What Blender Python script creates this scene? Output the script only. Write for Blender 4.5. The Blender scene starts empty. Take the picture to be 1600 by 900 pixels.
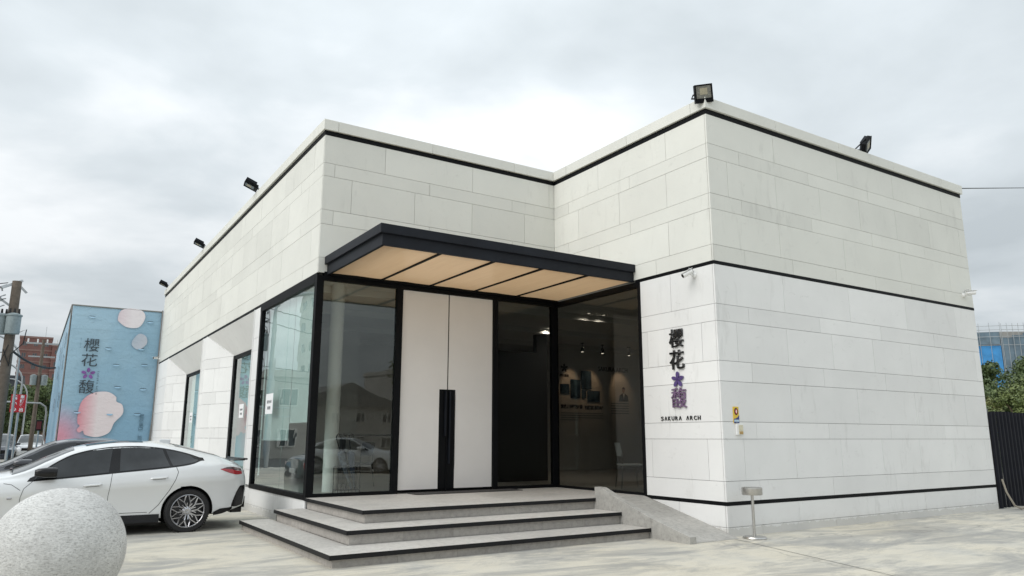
import bpy, bmesh, math, random
import numpy as np
from mathutils import Vector, Matrix
R = math.radians
random.seed(7)
S = bpy.context.scene
COL = S.collection

# ------------------------------------------------------------------ camera
cd = bpy.data.cameras.new("camera")
cam = bpy.data.objects.new("camera", cd); COL.objects.link(cam)
S.camera = cam
CAM = Vector((-3.945, -12.41, 1.47))
cam.location = CAM
cam.rotation_mode = 'XYZ'
cam.rotation_euler = (R(90 + 11.476), R(-0.053), R(-32.74))
cd.sensor_width = 36.0
cd.lens = 1152.34 / 1600 * 36.0
cd.clip_start = 0.05
cd.clip_end = 3000

# ------------------------------------------------------------------ light
SUN_EL = R(40)
w = bpy.data.worlds.new("World"); S.world = w; w.use_nodes = True
nt = w.node_tree; N = nt.nodes; Lk = nt.links
for n in list(N): N.remove(n)
out = N.new('ShaderNodeOutputWorld'); bg = N.new('ShaderNodeBackground')
sky = N.new('ShaderNodeTexSky'); sky.sky_type = 'NISHITA'; sky.sun_disc = False
SUN_DIR_AZ = R(263)                # where the sun stands (from +Y clockwise)
sky.sun_elevation = SUN_EL; sky.sun_rotation = SUN_DIR_AZ
tc = N.new('ShaderNodeTexCoord'); sep = N.new('ShaderNodeSeparateXYZ'); Lk.new(tc.outputs['Generated'], sep.inputs[0])
def wm(op, a, b=None, clamp=False):
    m = N.new('ShaderNodeMath'); m.operation = op; m.use_clamp = clamp
    for i, v in enumerate((a, b)):
        if v is None: continue
        if isinstance(v, (int, float)): m.inputs[i].default_value = v
        else: Lk.new(v, m.inputs[i])
    return m.outputs[0]
zc = wm('MAXIMUM', sep.outputs[2], 0.0)
den = wm('ADD', zc, 0.16)
cx = wm('DIVIDE', sep.outputs[0], den); cy = wm('DIVIDE', sep.outputs[1], den)
cmb = N.new('ShaderNodeCombineXYZ'); Lk.new(cx, cmb.inputs[0]); Lk.new(cy, cmb.inputs[1]); cmb.inputs[2].default_value = 2.0
def wnoise(scale, detail, rough, dist=0.0):
    n = N.new('ShaderNodeTexNoise'); n.inputs['Scale'].default_value = scale; n.inputs['Detail'].default_value = detail
    n.inputs['Roughness'].default_value = rough; n.inputs['Distortion'].default_value = dist
    Lk.new(cmb.outputs[0], n.inputs['Vector']); return n.outputs['Fac']
n1 = wnoise(0.62, 5, 0.52, 0.25); n2 = wnoise(1.9, 6, 0.55, 0.2)
cl = wm('ADD', wm('MULTIPLY', n1, 0.72), wm('MULTIPLY', n2, 0.28))
rmp = N.new('ShaderNodeValToRGB'); Lk.new(cl, rmp.inputs[0])
e = rmp.color_ramp.elements
e[0].position = 0.38; e[0].color = (0.64, 0.70, 0.735, 1)
e[1].position = 0.60; e[1].color = (1.11, 1.145, 1.17, 1)
m_ = e.new(0.49); m_.color = (0.80, 0.865, 0.905, 1)
# overcast luminance: brighter towards the zenith
lum = wm('ADD', wm('MULTIPLY', zc, 0.90), 0.575)
vm = N.new('ShaderNodeVectorMath'); vm.operation = 'SCALE'; Lk.new(rmp.outputs[0], vm.inputs[0]); Lk.new(lum, vm.inputs['Scale'])
vs = N.new('ShaderNodeVectorMath'); vs.operation = 'SCALE'; Lk.new(sky.outputs[0], vs.inputs[0]); vs.inputs['Scale'].default_value = 0.08
mx = N.new('ShaderNodeMix'); mx.data_type = 'RGBA'; mx.inputs[0].default_value = 0.94
Lk.new(vs.outputs[0], mx.inputs[6]); Lk.new(vm.outputs[0], mx.inputs[7])
Lk.new(mx.outputs[2], bg.inputs[0]); bg.inputs[1].default_value = 1.0
Lk.new(bg.outputs[0], out.inputs[0])

sl = bpy.data.lights.new("sun", 'SUN'); sl.energy = 1.5; sl.angle = R(40); sl.color = (1.0, 0.97, 0.93)
sun = bpy.data.objects.new("sun", sl); COL.objects.link(sun)
sd = Vector((math.sin(SUN_DIR_AZ) * math.cos(SUN_EL), math.cos(SUN_DIR_AZ) * math.cos(SUN_EL), math.sin(SUN_EL)))
sun.rotation_euler = sd.to_track_quat('Z', 'Y').to_euler()

S.view_settings.view_transform = 'Standard'; S.view_settings.look = 'None'
S.view_settings.exposure = 0.16; S.view_settings.gamma = 1.0; S.view_settings.use_curve_mapping = False
S.render.engine = 'CYCLES'
S.cycles.max_bounces = 10; S.cycles.transparent_max_bounces = 16; S.cycles.use_denoising = True

# ------------------------------------------------------------------ materials
class NT:
    def __init__(s, name):
        s.m = bpy.data.materials.new(name); s.m.use_nodes = True
        s.t = s.m.node_tree; s.n = s.t.nodes; s.l = s.t.links
        s.b = s.n.get('Principled BSDF'); s.o = s.n.get('Material Output')
    def node(s, typ, **kw):
        n = s.n.new(typ)
        for k, v in kw.items(): setattr(n, k, v)
        return n
    def link(s, a, b): s.l.new(a, b)
    def pos(s, scale=(1, 1, 1), obj=False):
        if obj: src = s.node('ShaderNodeTexCoord').outputs['Object']
        else: src = s.node('ShaderNodeNewGeometry').outputs['Position']
        m = s.node('ShaderNodeMapping'); m.inputs['Scale'].default_value = scale
        s.link(src, m.inputs[0]); return m.outputs[0]
    def noise(s, vec, scale, detail=4, rough=.55, dist=0):
        n = s.node('ShaderNodeTexNoise'); s.link(vec, n.inputs['Vector'])
        n.inputs['Scale'].default_value = scale; n.inputs['Detail'].default_value = detail
        n.inputs['Roughness'].default_value = rough; n.inputs['Distortion'].default_value = dist
        return n.outputs['Fac']
    def ramp(s, fac, *stops):
        r = s.node('ShaderNodeValToRGB'); s.link(fac, r.inputs[0]); el = r.color_ramp.elements
        while len(el) < len(stops): el.new(0.5)
        for e_, (p, c) in zip(el, stops):
            e_.position = p; e_.color = (*c, 1) if len(c) == 3 else c
        return r.outputs[0]
    def mix(s, fac, a, b, mode='MIX'):
        x = s.node('ShaderNodeMix', data_type='RGBA', blend_type=mode)
        for i, v in ((0, fac), (6, a), (7, b)):
            if isinstance(v, (int, float)): x.inputs[i].default_value = v
            elif isinstance(v, tuple): x.inputs[i].default_value = (*v, 1)
            else: s.link(v, x.inputs[i])
        return x.outputs[2]
    def math(s, op, a, b=None, clamp=False):
        m = s.node('ShaderNodeMath', operation=op); m.use_clamp = clamp
        for i, v in enumerate((a, b)):
            if v is None: continue
            if isinstance(v, (int, float)): m.inputs[i].default_value = v
            else: s.link(v, m.inputs[i])
        return m.outputs[0]
    def bump(s, h, strength=.2, dist=.01):
        b = s.node('ShaderNodeBump'); b.inputs['Strength'].default_value = strength; b.inputs['Distance'].default_value = dist
        s.link(h, b.inputs['Height']); s.link(b.outputs[0], s.b.inputs['Normal'])
    def base(s, c):
        if isinstance(c, tuple): s.b.inputs['Base Color'].default_value = (*c, 1)
        else: s.link(c, s.b.inputs['Base Color'])
    def set(s, **kw):
        names = dict(rough='Roughness', metal='Metallic', coat='Coat Weight', coatr='Coat Roughness', ior='IOR', spec='Specular IOR Level')
        for k, v in kw.items():
            i = s.b.inputs[names[k]]
            if isinstance(v, (int, float)): i.default_value = v
            else: s.link(v, i)

def simple(name, c, rough=.5, metal=0.0, var=.12, scale=9.0, coat=0.0, bump=0.0, spec=.5):
    t = NT(name); f = t.noise(t.pos(obj=True), scale, 5, .6)
    lo = tuple(x * (1 - var) for x in c); hi = tuple(min(1, x * (1 + var)) for x in c)
    t.base(t.ramp(f, (.3, lo), (.7, hi))); t.set(rough=rough, metal=metal, coat=coat, spec=spec)
    if bump: t.bump(t.noise(t.pos(obj=True), scale * 12, 3), bump, .004)
    return t.m

def wall_mat(name, c, stain=.0):
    t = NT(name); p = t.pos()
    big = t.noise(p, .9, 4, .6); fine = t.noise(p, 140, 2, .6)
    rnd = t.node('ShaderNodeObjectInfo').outputs['Random']
    col = t.ramp(big, (.3, tuple(x * .955 for x in c)), (.7, tuple(min(1, x * 1.03) for x in c)))
    rv = t.math('ADD', t.math('MULTIPLY', rnd, .085), .945)
    g = t.node('ShaderNodeCombineColor');
    for i in range(3): t.link(rv, g.inputs[i])
    col = t.mix(1.0, col, g.outputs[0], 'MULTIPLY')
    st = t.noise(t.pos((3.2, 3.2, .75)), 2.1, 5, .62, .4); msk = t.noise(p, .55, 3, .5)
    sf = t.math('MULTIPLY', t.ramp(st, (.56, (0, 0, 0)), (.74, (1, 1, 1))), t.ramp(msk, (.46, (0, 0, 0)), (.58, (1, 1, 1))))
    col = t.mix(t.math('MULTIPLY', sf, .24 + stain), col, (.36, .355, .33))
    smu = t.noise(t.pos((1.6, 1.6, 2.4)), 3.1, 6, .7, .8)
    col = t.mix(t.math('MULTIPLY', t.ramp(smu, (.60, (0, 0, 0)), (.76, (1, 1, 1))), .24 + stain), col, (.36, .355, .335))
    sz = t.node('ShaderNodeSeparateXYZ'); t.link(t.node('ShaderNodeNewGeometry').outputs['Position'], sz.inputs[0])
    foot = t.math('ADD', sz.outputs[2], t.math('MULTIPLY', t.noise(t.pos((2.5, 2.5, .6)), 3.0, 6, .65), -.22))
    col = t.mix(t.ramp(foot, (-.12, (.4, .4, .4)), (-.02, (.15, .15, .15)), (.12, (0, 0, 0))), col, (.36, .34, .29))
    t.base(col); t.set(rough=.62, spec=.3); t.bump(t.math('ADD', fine, t.math('MULTIPLY', t.noise(p, 2.2, 3, .5), .8)), .14, .004)
    return t.m

def stone_mat(name, c, k=1.0):
    t = NT(name); p = t.pos()
    a = t.noise(p, 14, 8, .72); b = t.noise(p, 120, 3, .7); v = t.noise(t.pos((1, 2.2, 1.7)), 5, 6, .65, 1.2)
    rnd = t.node('ShaderNodeObjectInfo').outputs['Random']
    col = t.ramp(a, (.34, tuple(x * (1 - .2*k) for x in c)), (.5, c), (.68, tuple(min(1, x * (1 + .14*k)) for x in c)))
    col = t.mix(t.ramp(v, (.56, (0, 0, 0)), (.62, (.35, .35, .35)), (.68, (0, 0, 0))), col, tuple(min(1, x * 1.3) for x in c))
    sc_ = t.noise(t.pos((1, 1, 1)), 1.6, 6, .7); col = t.mix(t.ramp(sc_, (.5, (0, 0, 0)), (.72, (.42, .42, .42))), col, tuple(x * .62 for x in c))
    g = t.node('ShaderNodeCombineColor'); rv = t.math('ADD', t.math('MULTIPLY', rnd, .16), .92)
    for i in range(3): t.link(rv, g.inputs[i])
    col = t.mix(1.0, col, g.outputs[0], 'MULTIPLY')
    t.base(col); t.set(rough=.6); t.bump(b, .25, .003)
    return t.m

def ground_mat():
    t = NT('concrete_paving'); p = t.pos()
    big = t.noise(t.pos((1.0, .6, 1)), .42, 7, .66, .3); mid = t.noise(t.pos((.7, 1.6, 1)), 1.5, 9, .72, .5); fine = t.noise(p, 45, 6, .78)
    pat = t.noise(t.pos((.45, 1.15, 1)), .95, 11, .74, .9); wisp = t.noise(t.pos((.5, 2.2, 1)), 2.4, 9, .72, 1.1); drag = t.noise(t.pos((.28, 2.6, 1)), 1.7, 7, .7, .8)
    col = t.ramp(big, (.28, (.475, .435, .345)), (.48, (.60, .56, .465)), (.68, (.47, .462, .425)))
    col = t.mix(t.ramp(pat, (.47, (0, 0, 0)), (.56, (.55, .55, .55)), (.70, (.95, .95, .95))), col, (.235, .238, .238))
    col = t.mix(t.math('MULTIPLY', t.ramp(wisp, (.5, (0, 0, 0)), (.68, (.55, .55, .55))), t.ramp(big, (.4, (.25, .25, .25)), (.6, (1, 1, 1)))), col, (.27, .27, .262))
    col = t.mix(t.ramp(drag, (.52, (0, 0, 0)), (.70, (.45, .45, .45))), col, (.65, .62, .54))
    col = t.mix(t.ramp(mid, (.52, (0, 0, 0)), (.74, (.55, .55, .55))), col, (.36, .345, .30))
    col = t.mix(t.ramp(fine, (.5, (0, 0, 0)), (.75, (.45, .45, .45))), col, (.30, .29, .26))
    sp = t.noise(p, 7, 6, .75); col = t.mix(t.ramp(sp, (.62, (0, 0, 0)), (.72, (.5, .5, .5))), col, (.33, .315, .27))
    # hairline cracks
    vo = t.node('ShaderNodeTexVoronoi', feature='DISTANCE_TO_EDGE'); vo.inputs['Scale'].default_value = .13
    wv = t.node('ShaderNodeVectorMath', operation='ADD'); nz = t.node('ShaderNodeTexNoise'); nz.inputs['Scale'].default_value = 1.3; nz.inputs['Detail'].default_value = 6; t.link(p, nz.inputs['Vector'])
    t.link(p, wv.inputs[0]); t.link(nz.outputs['Color'], wv.inputs[1]); t.link(wv.outputs[0], vo.inputs['Vector'])
    crk = t.ramp(vo.outputs['Distance'], (.0, (.42, .42, .42)), (.0012, (.28, .28, .28)), (.0022, (0, 0, 0)))
    col = t.mix(crk, col, (.17, .16, .14))
    t.base(col); t.set(rough=.78); t.bump(t.math('ADD', fine, t.math('MULTIPLY', mid, .6)), .25, .006)
    return t.m

def glass_mat(name, tint, refl=1.0, ior=1.52):
    t = NT(name); t.n.remove(t.b)
    tr = t.node('ShaderNodeBsdfTransparent'); tr.inputs[0].default_value = (*tint, 1)
    gl = t.node('ShaderNodeBsdfGlossy'); gl.inputs['Roughness'].default_value = 0.0
    gl.inputs[0].default_value = (.92, .97, .96, 1)
    fr = t.node('ShaderNodeFresnel'); fr.inputs[0].default_value = ior
    wv = t.noise(t.pos(), 1.4, 2, .5); bm = t.node('ShaderNodeBump'); bm.inputs['Strength'].default_value = .012; bm.inputs['Distance'].default_value = .1
    t.link(wv, bm.inputs['Height']); t.link(bm.outputs[0], gl.inputs['Normal'])
    f1 = t.math('DIVIDE', t.math('MULTIPLY', fr.outputs[0], 2.0), t.math('ADD', fr.outputs[0], 1.0))      # both faces of the pane
    bf = t.math('SUBTRACT', 1.0, t.node('ShaderNodeNewGeometry').outputs['Backfacing'])
    f = t.math('MULTIPLY', t.math('MULTIPLY', f1, bf), refl, True)
    mx = t.node('ShaderNodeMixShader'); t.link(f, mx.inputs[0]); t.link(tr.outputs[0], mx.inputs[1]); t.link(gl.outputs[0], mx.inputs[2])
    t.link(mx.outputs[0], t.o.inputs[0])
    return t.m

def emit_mat(name, c, s):
    t = NT(name); t.base((.8, .8, .8)); t.b.inputs['Emission Color'].default_value = (*c, 1); t.b.inputs['Emission Strength'].default_value = s
    return t.m

def wood_mat():
    t = NT('soffit_wood'); p = t.pos((3.0, .28, 1))
    a = t.noise(p, 3.2, 7, .6, .6)
    t.base(t.ramp(a, (.3, (.70, .44, .26)), (.55, (.79, .53, .33)), (.75, (.84, .60, .40)))); t.set(rough=.3, coat=.25, coatr=.12)
    tl = t.node('ShaderNodeBsdfTranslucent'); tl.inputs[0].default_value = (.90, .60, .37, 1); mx = t.node('ShaderNodeMixShader'); mx.inputs[0].default_value = .48
    t.link(t.b.outputs[0], mx.inputs[1]); t.link(tl.outputs[0], mx.inputs[2]); t.link(mx.outputs[0], t.o.inputs[0])
    return t.m

def leaf_mat(name, c1, c2):
    t = NT(name); f = t.noise(t.pos(obj=True), 1.1, 3, .6); g = t.noise(t.pos(obj=True), 23, 2, .6)
    c = t.mix(t.ramp(f, (.35, (0, 0, 0)), (.65, (1, 1, 1))), c1, c2)
    c = t.mix(t.ramp(g, (.5, (0, 0, 0)), (.8, (.5, .5, .5))), c, tuple(x * 1.7 for x in c2))
    t.base(c); t.set(rough=.6)
    return t.m

def paint_mat(name, c, rough=.28, metal=.0, coat=1.0):
    t = NT(name); f = t.noise(t.pos(obj=True), 1.5, 4, .6); g = t.noise(t.pos(obj=True), 900, 1, .5)
    col = t.ramp(f, (.3, tuple(x * .97 for x in c)), (.7, c)); col = t.mix(.08, col, g, 'OVERLAY')
    t.base(col); t.set(rough=rough, metal=metal, coat=coat, coatr=.03)
    return t.m

def banner_mat():
    t = NT('printed_vinyl'); p = t.pos()
    s_ = t.node('ShaderNodeSeparateXYZ'); t.link(t.node('ShaderNodeNewGeometry').outputs['Position'], s_.inputs[0])
    sky_ = t.ramp(t.math('DIVIDE', s_.outputs[2], 6.4), (.1, (.215, .385, .53)), (.75, (.26, .445, .59)), (1.0, (.32, .50, .64)))
    # printed pink bloom in the lower corner by the box's edge
    dx = t.math('ADD', s_.outputs[0], 3.1); dz = t.math('ADD', s_.outputs[2], -1.2)
    dy = t.math('MULTIPLY', t.math('ADD', s_.outputs[1], -19.0), .35)
    r2 = t.math('SQRT', t.math('ADD', t.math('ADD', t.math('MULTIPLY', dx, dx), t.math('MULTIPLY', t.math('MULTIPLY', dz, dz), .42)), t.math('MULTIPLY', dy, dy)))
    col = t.mix(t.ramp(r2, (.3, (.95, .95, .95)), (1.75, (0, 0, 0))), sky_, (.68, .27, .36))
    gl_ = t.noise(t.pos((.5, .5, .35)), .9, 2, .4); col = t.mix(t.ramp(gl_, (.45, (0, 0, 0)), (.7, (.45, .45, .45))), col, (.42, .58, .68))
    fold = t.noise(t.pos((.6, .6, 2.2)), 1.1, 4, .55, .6); rid = t.noise(t.pos((1.2, 1.2, 1.2)), 2.7, 3, .6, 1.4)
    rv = t.math('ADD', t.math('MULTIPLY', t.node('ShaderNodeObjectInfo').outputs['Random'], .09), .94); g = t.node('ShaderNodeCombineColor')
    for i in range(3): t.link(rv, g.inputs[i])
    col = t.mix(1.0, col, g.outputs[0], 'MULTIPLY')
    t.base(col); t.set(rough=.42); t.bump(t.math('ADD', fold, t.math('MULTIPLY', rid, .8)), .32, .10)
    return t.m

M = dict(
    wall=wall_mat('upper_cladding', (.72, .72, .672), .0),
    wall2=wall_mat('lower_cladding', (.79, .79, .78), .0),
    core=simple('joint_backing', (.24, .24, .23), .9),  # plain grey backing, seen in the gaps between cladding panels
    black=simple('black_powder_coat', (.0035, .004, .005), .55, var=.2, scale=3, spec=.14),
    dkmetal=simple('dark_blue_grey_metal', (.010, .012, .017), .5, var=.2, scale=3, spec=.22),
    glass=glass_mat('window_glass', (.86, .88, .86), 1.0, 1.6),
    glassside=glass_mat('window_glass_side', (.86, .93, .92), 1.0, 2.1),
    glassdark=glass_mat('smoked_glass', (.62, .64, .63), .5),
    door=simple('white_door_laminate', (.77, .745, .72), .42, var=.02, scale=2),
    wood=wood_mat(),
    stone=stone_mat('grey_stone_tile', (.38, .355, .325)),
    stone3=stone_mat('grey_stone_ramp', (.37, .36, .335), 1.2),
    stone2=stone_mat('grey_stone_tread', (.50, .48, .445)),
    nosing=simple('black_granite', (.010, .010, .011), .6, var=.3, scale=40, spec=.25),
    ground=ground_mat(),
    joint=simple('dark_joint', (.10, .095, .085), .9),
    asphalt=simple('asphalt', (.06, .06, .06), .9, var=.3, scale=20),
    steel=simple('brushed_steel', (.55, .54, .52), .33, 1.0, var=.1, scale=30),
    inwall=simple('interior_paint', (.66, .65, .63), .8, var=.03),
    infloor=simple('interior_floor', (.42, .40, .37), .35, var=.1, scale=2),
    column=simple('white_column_paint', (.80, .80, .78), .5, var=.03),
    indark=simple('dark_partition', (.02, .02, .022), .6),
    mat=simple('door_mat_rubber', (.05, .048, .047), .95, var=.3, scale=60, bump=.4),
    letter=simple('black_letter_acrylic', (.012, .012, .013), .3),
    purple=simple('purple_letter', (.10, .065, .21), .4, .2, var=.2, scale=5),
    mauve=simple('mauve_metal_letter', (.19, .12, .215), .35, .3, var=.25, scale=9),
    white=simple('white_plastic', (.78, .78, .77), .4, var=.03),
    blind=simple('blind_fabric', (.72, .75, .73), .8, var=.05, scale=1.5),
    paper=simple('paper', (.82, .82, .83), .8, var=.02),
    yellow=simple('yellow_print', (.70, .48, .05), .5, var=.05),
    red=simple('red_print', (.55, .02, .03), .45, var=.05),
    navy=simple('navy_print', (.02, .04, .18), .45, var=.05),
    ltblue=simple('pale_blue_print', (.45, .6, .72), .45, var=.05),
    cream=simple('aged_plastic', (.62, .58, .44), .55, var=.15, scale=30),
    lens=simple('lamp_reflector', (.24, .24, .22), .2, .6, var=.3, scale=30),
    banner=banner_mat(),
    petalw=simple('petal_print', (.72, .62, .66), .5, var=.12, scale=1.4),
    ink=simple('banner_ink', (.035, .05, .065), .6),
    inkfaint=simple('banner_faint_ink', (.10, .19, .26), .6),
    bpurple=simple('banner_purple_ink', (.20, .08, .30), .6, var=.3, scale=4),
    tube=simple('scaffold_tube', (.25, .25, .24), .5, .6),
    brick=None, leafa=leaf_mat('leaf_mid', (.065, .095, .028), (.15, .185, .055)), leafb=leaf_mat('leaf_dark', (.05, .08, .03), (.105, .145, .048)), leafc=leaf_mat('leaf_yellow', (.09, .105, .03), (.18, .19, .06)),
    bark=simple('bark', (.10, .075, .05), .9, var=.3, scale=12, bump=.5),
    pole=simple('weathered_concrete_pole', (.15, .122, .098), .9, var=.2, scale=6),
    galv=simple('galvanised_steel', (.42, .44, .45), .45, .5, var=.1),
    trans=simple('transformer_paint', (.25, .30, .31), .5, var=.2),
    cable=simple('cable', (.02, .02, .02), .7),
    fence=simple('navy_fence_sheet', (.006, .007, .012), .6, spec=.2, var=.35, scale=3),
    netblue=simple('bright_blue_netting', (.05, .25, .54), .8, var=.25, scale=.5),
    netgrey=simple('grey_netting', (.15, .21, .26), .85, var=.3, scale=.35),
    conc=simple('bare_concrete', (.36, .35, .33), .85, var=.15, scale=.6),
    tyre=simple('tyre_rubber', (.014, .014, .015), .75, var=.2, scale=40),
    rim=simple('alloy_rim', (.50, .50, .52), .26, .95, var=.08),
    disc=simple('brake_disc', (.06, .06, .062), .5, .6),
    carwhite=paint_mat('pearl_white_paint', (.74, .755, .765), .30, .12),
    cargrey=paint_mat('dark_grey_paint', (.045, .047, .055), .3, .5),
    carblue=paint_mat('dark_navy_paint', (.018, .022, .035), .3, .3),
    carblack=simple('gloss_black_trim', (.008, .008, .009), .2, spec=.35, var=.1),
    carunder=simple('black_underbody', (.008, .008, .008), .9),
    carglass=simple('tinted_car_glass', (.026, .029, .032), .03, 0, var=.35, scale=2.5, spec=.5),
    carscreen=simple('windscreen_glass', (.09, .10, .105), .05, 0, var=.2, scale=2.0, spec=.5),
    tail=simple('red_lamp_lens', (.38, .012, .02), .12, coat=1.0, var=.2, scale=14),
    taildark=simple('smoked_lamp_lens', (.05, .012, .014), .12, coat=1.0, var=.2),
    headl=simple('headlamp_lens', (.32, .34, .36), .1, .3, coat=1.0),
    lamptan=simple('led_chip', (.36, .33, .24), .4),
    pic=None, roof=simple('grey_tiles', (.20, .19, .18), .8), plaster=simple('grey_plaster', (.42, .40, .37), .85, scale=1.2), plaster2=simple('pale_plaster', (.55, .53, .50), .85, scale=1.2),
    pane=simple('far_window_glass', (.05, .06, .07), .12, var=.4, scale=.6, coat=.5),
    brickf=simple('reddish_brick_tile', (.175, .088, .078), .85, var=.12, scale=.5),
    brickb=simple('pale_brick_band', (.215, .135, .12), .85, var=.12, scale=.5),
)
def picture_mat():
    t = NT('printed_photo'); p = t.pos((1, 1, .5), obj=True); f = t.noise(p, 6, 4, .6, .5)
    t.base(t.ramp(f, (.3, (.01, .02, .03)), (.5, (.03, .07, .12)), (.72, (.12, .20, .28)))); t.set(rough=.35); return t.m
M['pic'] = picture_mat()
def sphere_mat():
    t = NT('hammered_stone_sphere'); p = t.pos(obj=True)
    a = t.noise(p, 3.2, 6, .65); 
    def hatch(rot, sc):
        mp = t.node('ShaderNodeMapping'); mp.inputs['Rotation'].default_value = rot; mp.inputs['Scale'].default_value = (1, 1, 7); t.link(p, mp.inputs[0])
        return t.noise(mp.outputs[0], sc, 2, .5, .6)
    pick = t.ramp(t.noise(p, 5, 2, .5), (.46, (0, 0, 0)), (.54, (1, 1, 1)))
    g = t.mix(pick, hatch((.5, .35, .2), 30), hatch((1.9, .4, .9), 30))
    n = t.noise(p, 55, 4, .75)
    h = t.math('ADD', t.math('MULTIPLY', g, .75), t.math('MULTIPLY', n, .65))
    col = t.ramp(h, (.50, (.27, .265, .255)), (.64, (.56, .56, .545)), (.80, (.74, .74, .72)))
    col = t.mix(t.ramp(a, (.35, (.4, .4, .4)), (.65, (0, 0, 0))), col, (.38, .375, .36))
    t.base(col); t.set(rough=.8); t.bump(h, .8, .012); return t.m
M['sphere'] = sphere_mat()

# ------------------------------------------------------------------ mesh helpers
class MB:
    def __init__(s): s.v = []; s.f = []; s.mi = []; s.cur = 0
    def _add(s, vs, fs):
        o = len(s.v); s.v += [tuple(v) for v in vs]
        for f in fs: s.f.append(tuple(o + i for i in f)); s.mi.append(s.cur)
    def box(s, x0, x1, y0, y1, z0, z1):
        v = [(x, y, z) for z in (z0, z1) for y in (y0, y1) for x in (x0, x1)]
        s._add(v, [(0, 2, 3, 1), (4, 5, 7, 6), (0, 1, 5, 4), (2, 6, 7, 3), (0, 4, 6, 2), (1, 3, 7, 5)]); return s
    def obox(s, c, sx, sy, sz, m):
        v = [Vector(c) + m @ Vector((x * sx / 2, y * sy / 2, z * sz / 2)) for z in (-1, 1) for y in (-1, 1) for x in (-1, 1)]
        s._add(v, [(0, 2, 3, 1), (4, 5, 7, 6), (0, 1, 5, 4), (2, 6, 7, 3), (0, 4, 6, 2), (1, 3, 7, 5)]); return s
    def prism(s, pts, ax, a0, a1):
        """polygon in the two other axes (ordered), extruded along ax"""
        def mk(p, a):
            q = list(p); q.insert('xyz'.index(ax), a); return q
        n = len(pts)
        s._add([mk(p, a0) for p in pts] + [mk(p, a1) for p in pts],
               [tuple(range(n))[::-1], tuple(range(n, 2 * n))] + [(i, (i + 1) % n, n + (i + 1) % n, n + i) for i in range(n)]); return s
    def tube(s, path, r, n=8, cap=True):
        path = [Vector(p) for p in path]; rs = r if isinstance(r, (list, tuple)) else [r] * len(path)
        rings = []; up = None
        for i, p in enumerate(path):
            d = (path[min(i + 1, len(path) - 1)] - path[max(i - 1, 0)]).normalized()
            if up is None or abs(up.dot(d)) > .95: up = Vector((0, 0, 1)) if abs(d.z) < .9 else Vector((1, 0, 0))
            a = d.cross(up).normalized(); b = a.cross(d).normalized(); up = b
            rings.append([p + rs[i] * (math.cos(t) * a + math.sin(t) * b) for t in [2 * math.pi * k / n for k in range(n)]])
        o = [v for q in rings for v in q]; f = []
        for i in range(len(path) - 1):
            for k in range(n): f.append((i * n + k, i * n + (k + 1) % n, (i + 1) * n + (k + 1) % n, (i + 1) * n + k))
        if cap: f += [tuple(range(n))[::-1], tuple((len(path) - 1) * n + k for k in range(n))]
        s._add(o, f); return s
    def lathe(s, prof, c=(0, 0, 0), n=32, ax='z'):
        v = []; f = []
        for r, h in prof:
            for k in range(n):
                a = 2 * math.pi * k / n; p = (r * math.cos(a), r * math.sin(a), h)
                if ax == 'y': p = (p[0], p[2], p[1])
                if ax == 'x': p = (p[2], p[0], p[1])
                v.append((c[0] + p[0], c[1] + p[1], c[2] + p[2]))
        for i in range(len(prof) - 1):
            for k in range(n): f.append((i * n + k, i * n + (k + 1) % n, (i + 1) * n + (k + 1) % n, (i + 1) * n + k))
        s._add(v, f); return s
    def grid(s, P):
        a = len(P); b = len(P[0])
        s._add([p for row in P for p in row], [(i * b + j, i * b + j + 1, (i + 1) * b + j + 1, (i + 1) * b + j) for i in range(a - 1) for j in range(b - 1)]); return s
    def mesh(s, name):
        m = bpy.data.meshes.new(name); m.from_pydata(s.v, [], s.f)
        m.polygons.foreach_set('material_index', s.mi); m.update(); return m
    def build(s, name, mats, parent=None, smooth=False, fix=True, bevel=0.0, loc=None):
        m = s.mesh(name)
        if fix or bevel:
            bm = bmesh.new(); bm.from_mesh(m)
            if smooth: bmesh.ops.remove_doubles(bm, verts=bm.verts, dist=1e-6)
            bmesh.ops.recalc_face_normals(bm, faces=bm.faces)
            if bevel: bmesh.ops.bevel(bm, geom=[e for e in bm.edges], offset=bevel, segments=1, affect='EDGES', clamp_overlap=True)
            bm.to_mesh(m); bm.free()
        return link(name, m, mats, parent, smooth, loc)
def link(name, m, mats, parent=None, smooth=False, loc=None):
    if not isinstance(mats, (list, tuple)): mats = [mats]
    if len(m.materials) == 0:
        for x in mats: m.materials.append(x)
    if smooth:
        m.polygons.foreach_set('use_smooth', [True] * len(m.polygons))
        try: m.set_sharp_from_angle(angle=R(38))
        except Exception: pass
    o = bpy.data.objects.new(name, m); COL.objects.link(o)
    if parent: o.parent = parent
    if loc is not None: o.location = loc
    return o
def thing(name, label, cat, loc=(0, 0, 0), rz=0, group=None):
    o = bpy.data.objects.new(name, None); COL.objects.link(o); o.location = loc; o.rotation_euler = (0, 0, rz)
    o.empty_display_size = .2
    return tag(o, label, cat, group)
def tag(o, label, cat, group=None):
    o['label'] = label; o['category'] = cat
    if group: o['group'] = group
    return o
def struct(o): o['kind'] = 'structure'; return o
def stuff(o): o['kind'] = 'stuff'; return o
def kids(o): return [c for c in COL.objects if c.parent is o]
def copy_thing(src, loc, rz=None, label=None, cat=None, group=None, scale=None):
    r = src.copy(); COL.objects.link(r); r.location = loc
    if rz is not None: r.rotation_euler = (0, 0, rz)
    if scale: r.scale = (scale,) * 3
    if label: r['label'] = label
    if group: r['group'] = group
    for ch in kids(src):
        c = ch.copy(); COL.objects.link(c); c.parent = r
        for g in kids(ch):
            d = g.copy(); COL.objects.link(d); d.parent = c
    return r
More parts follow.
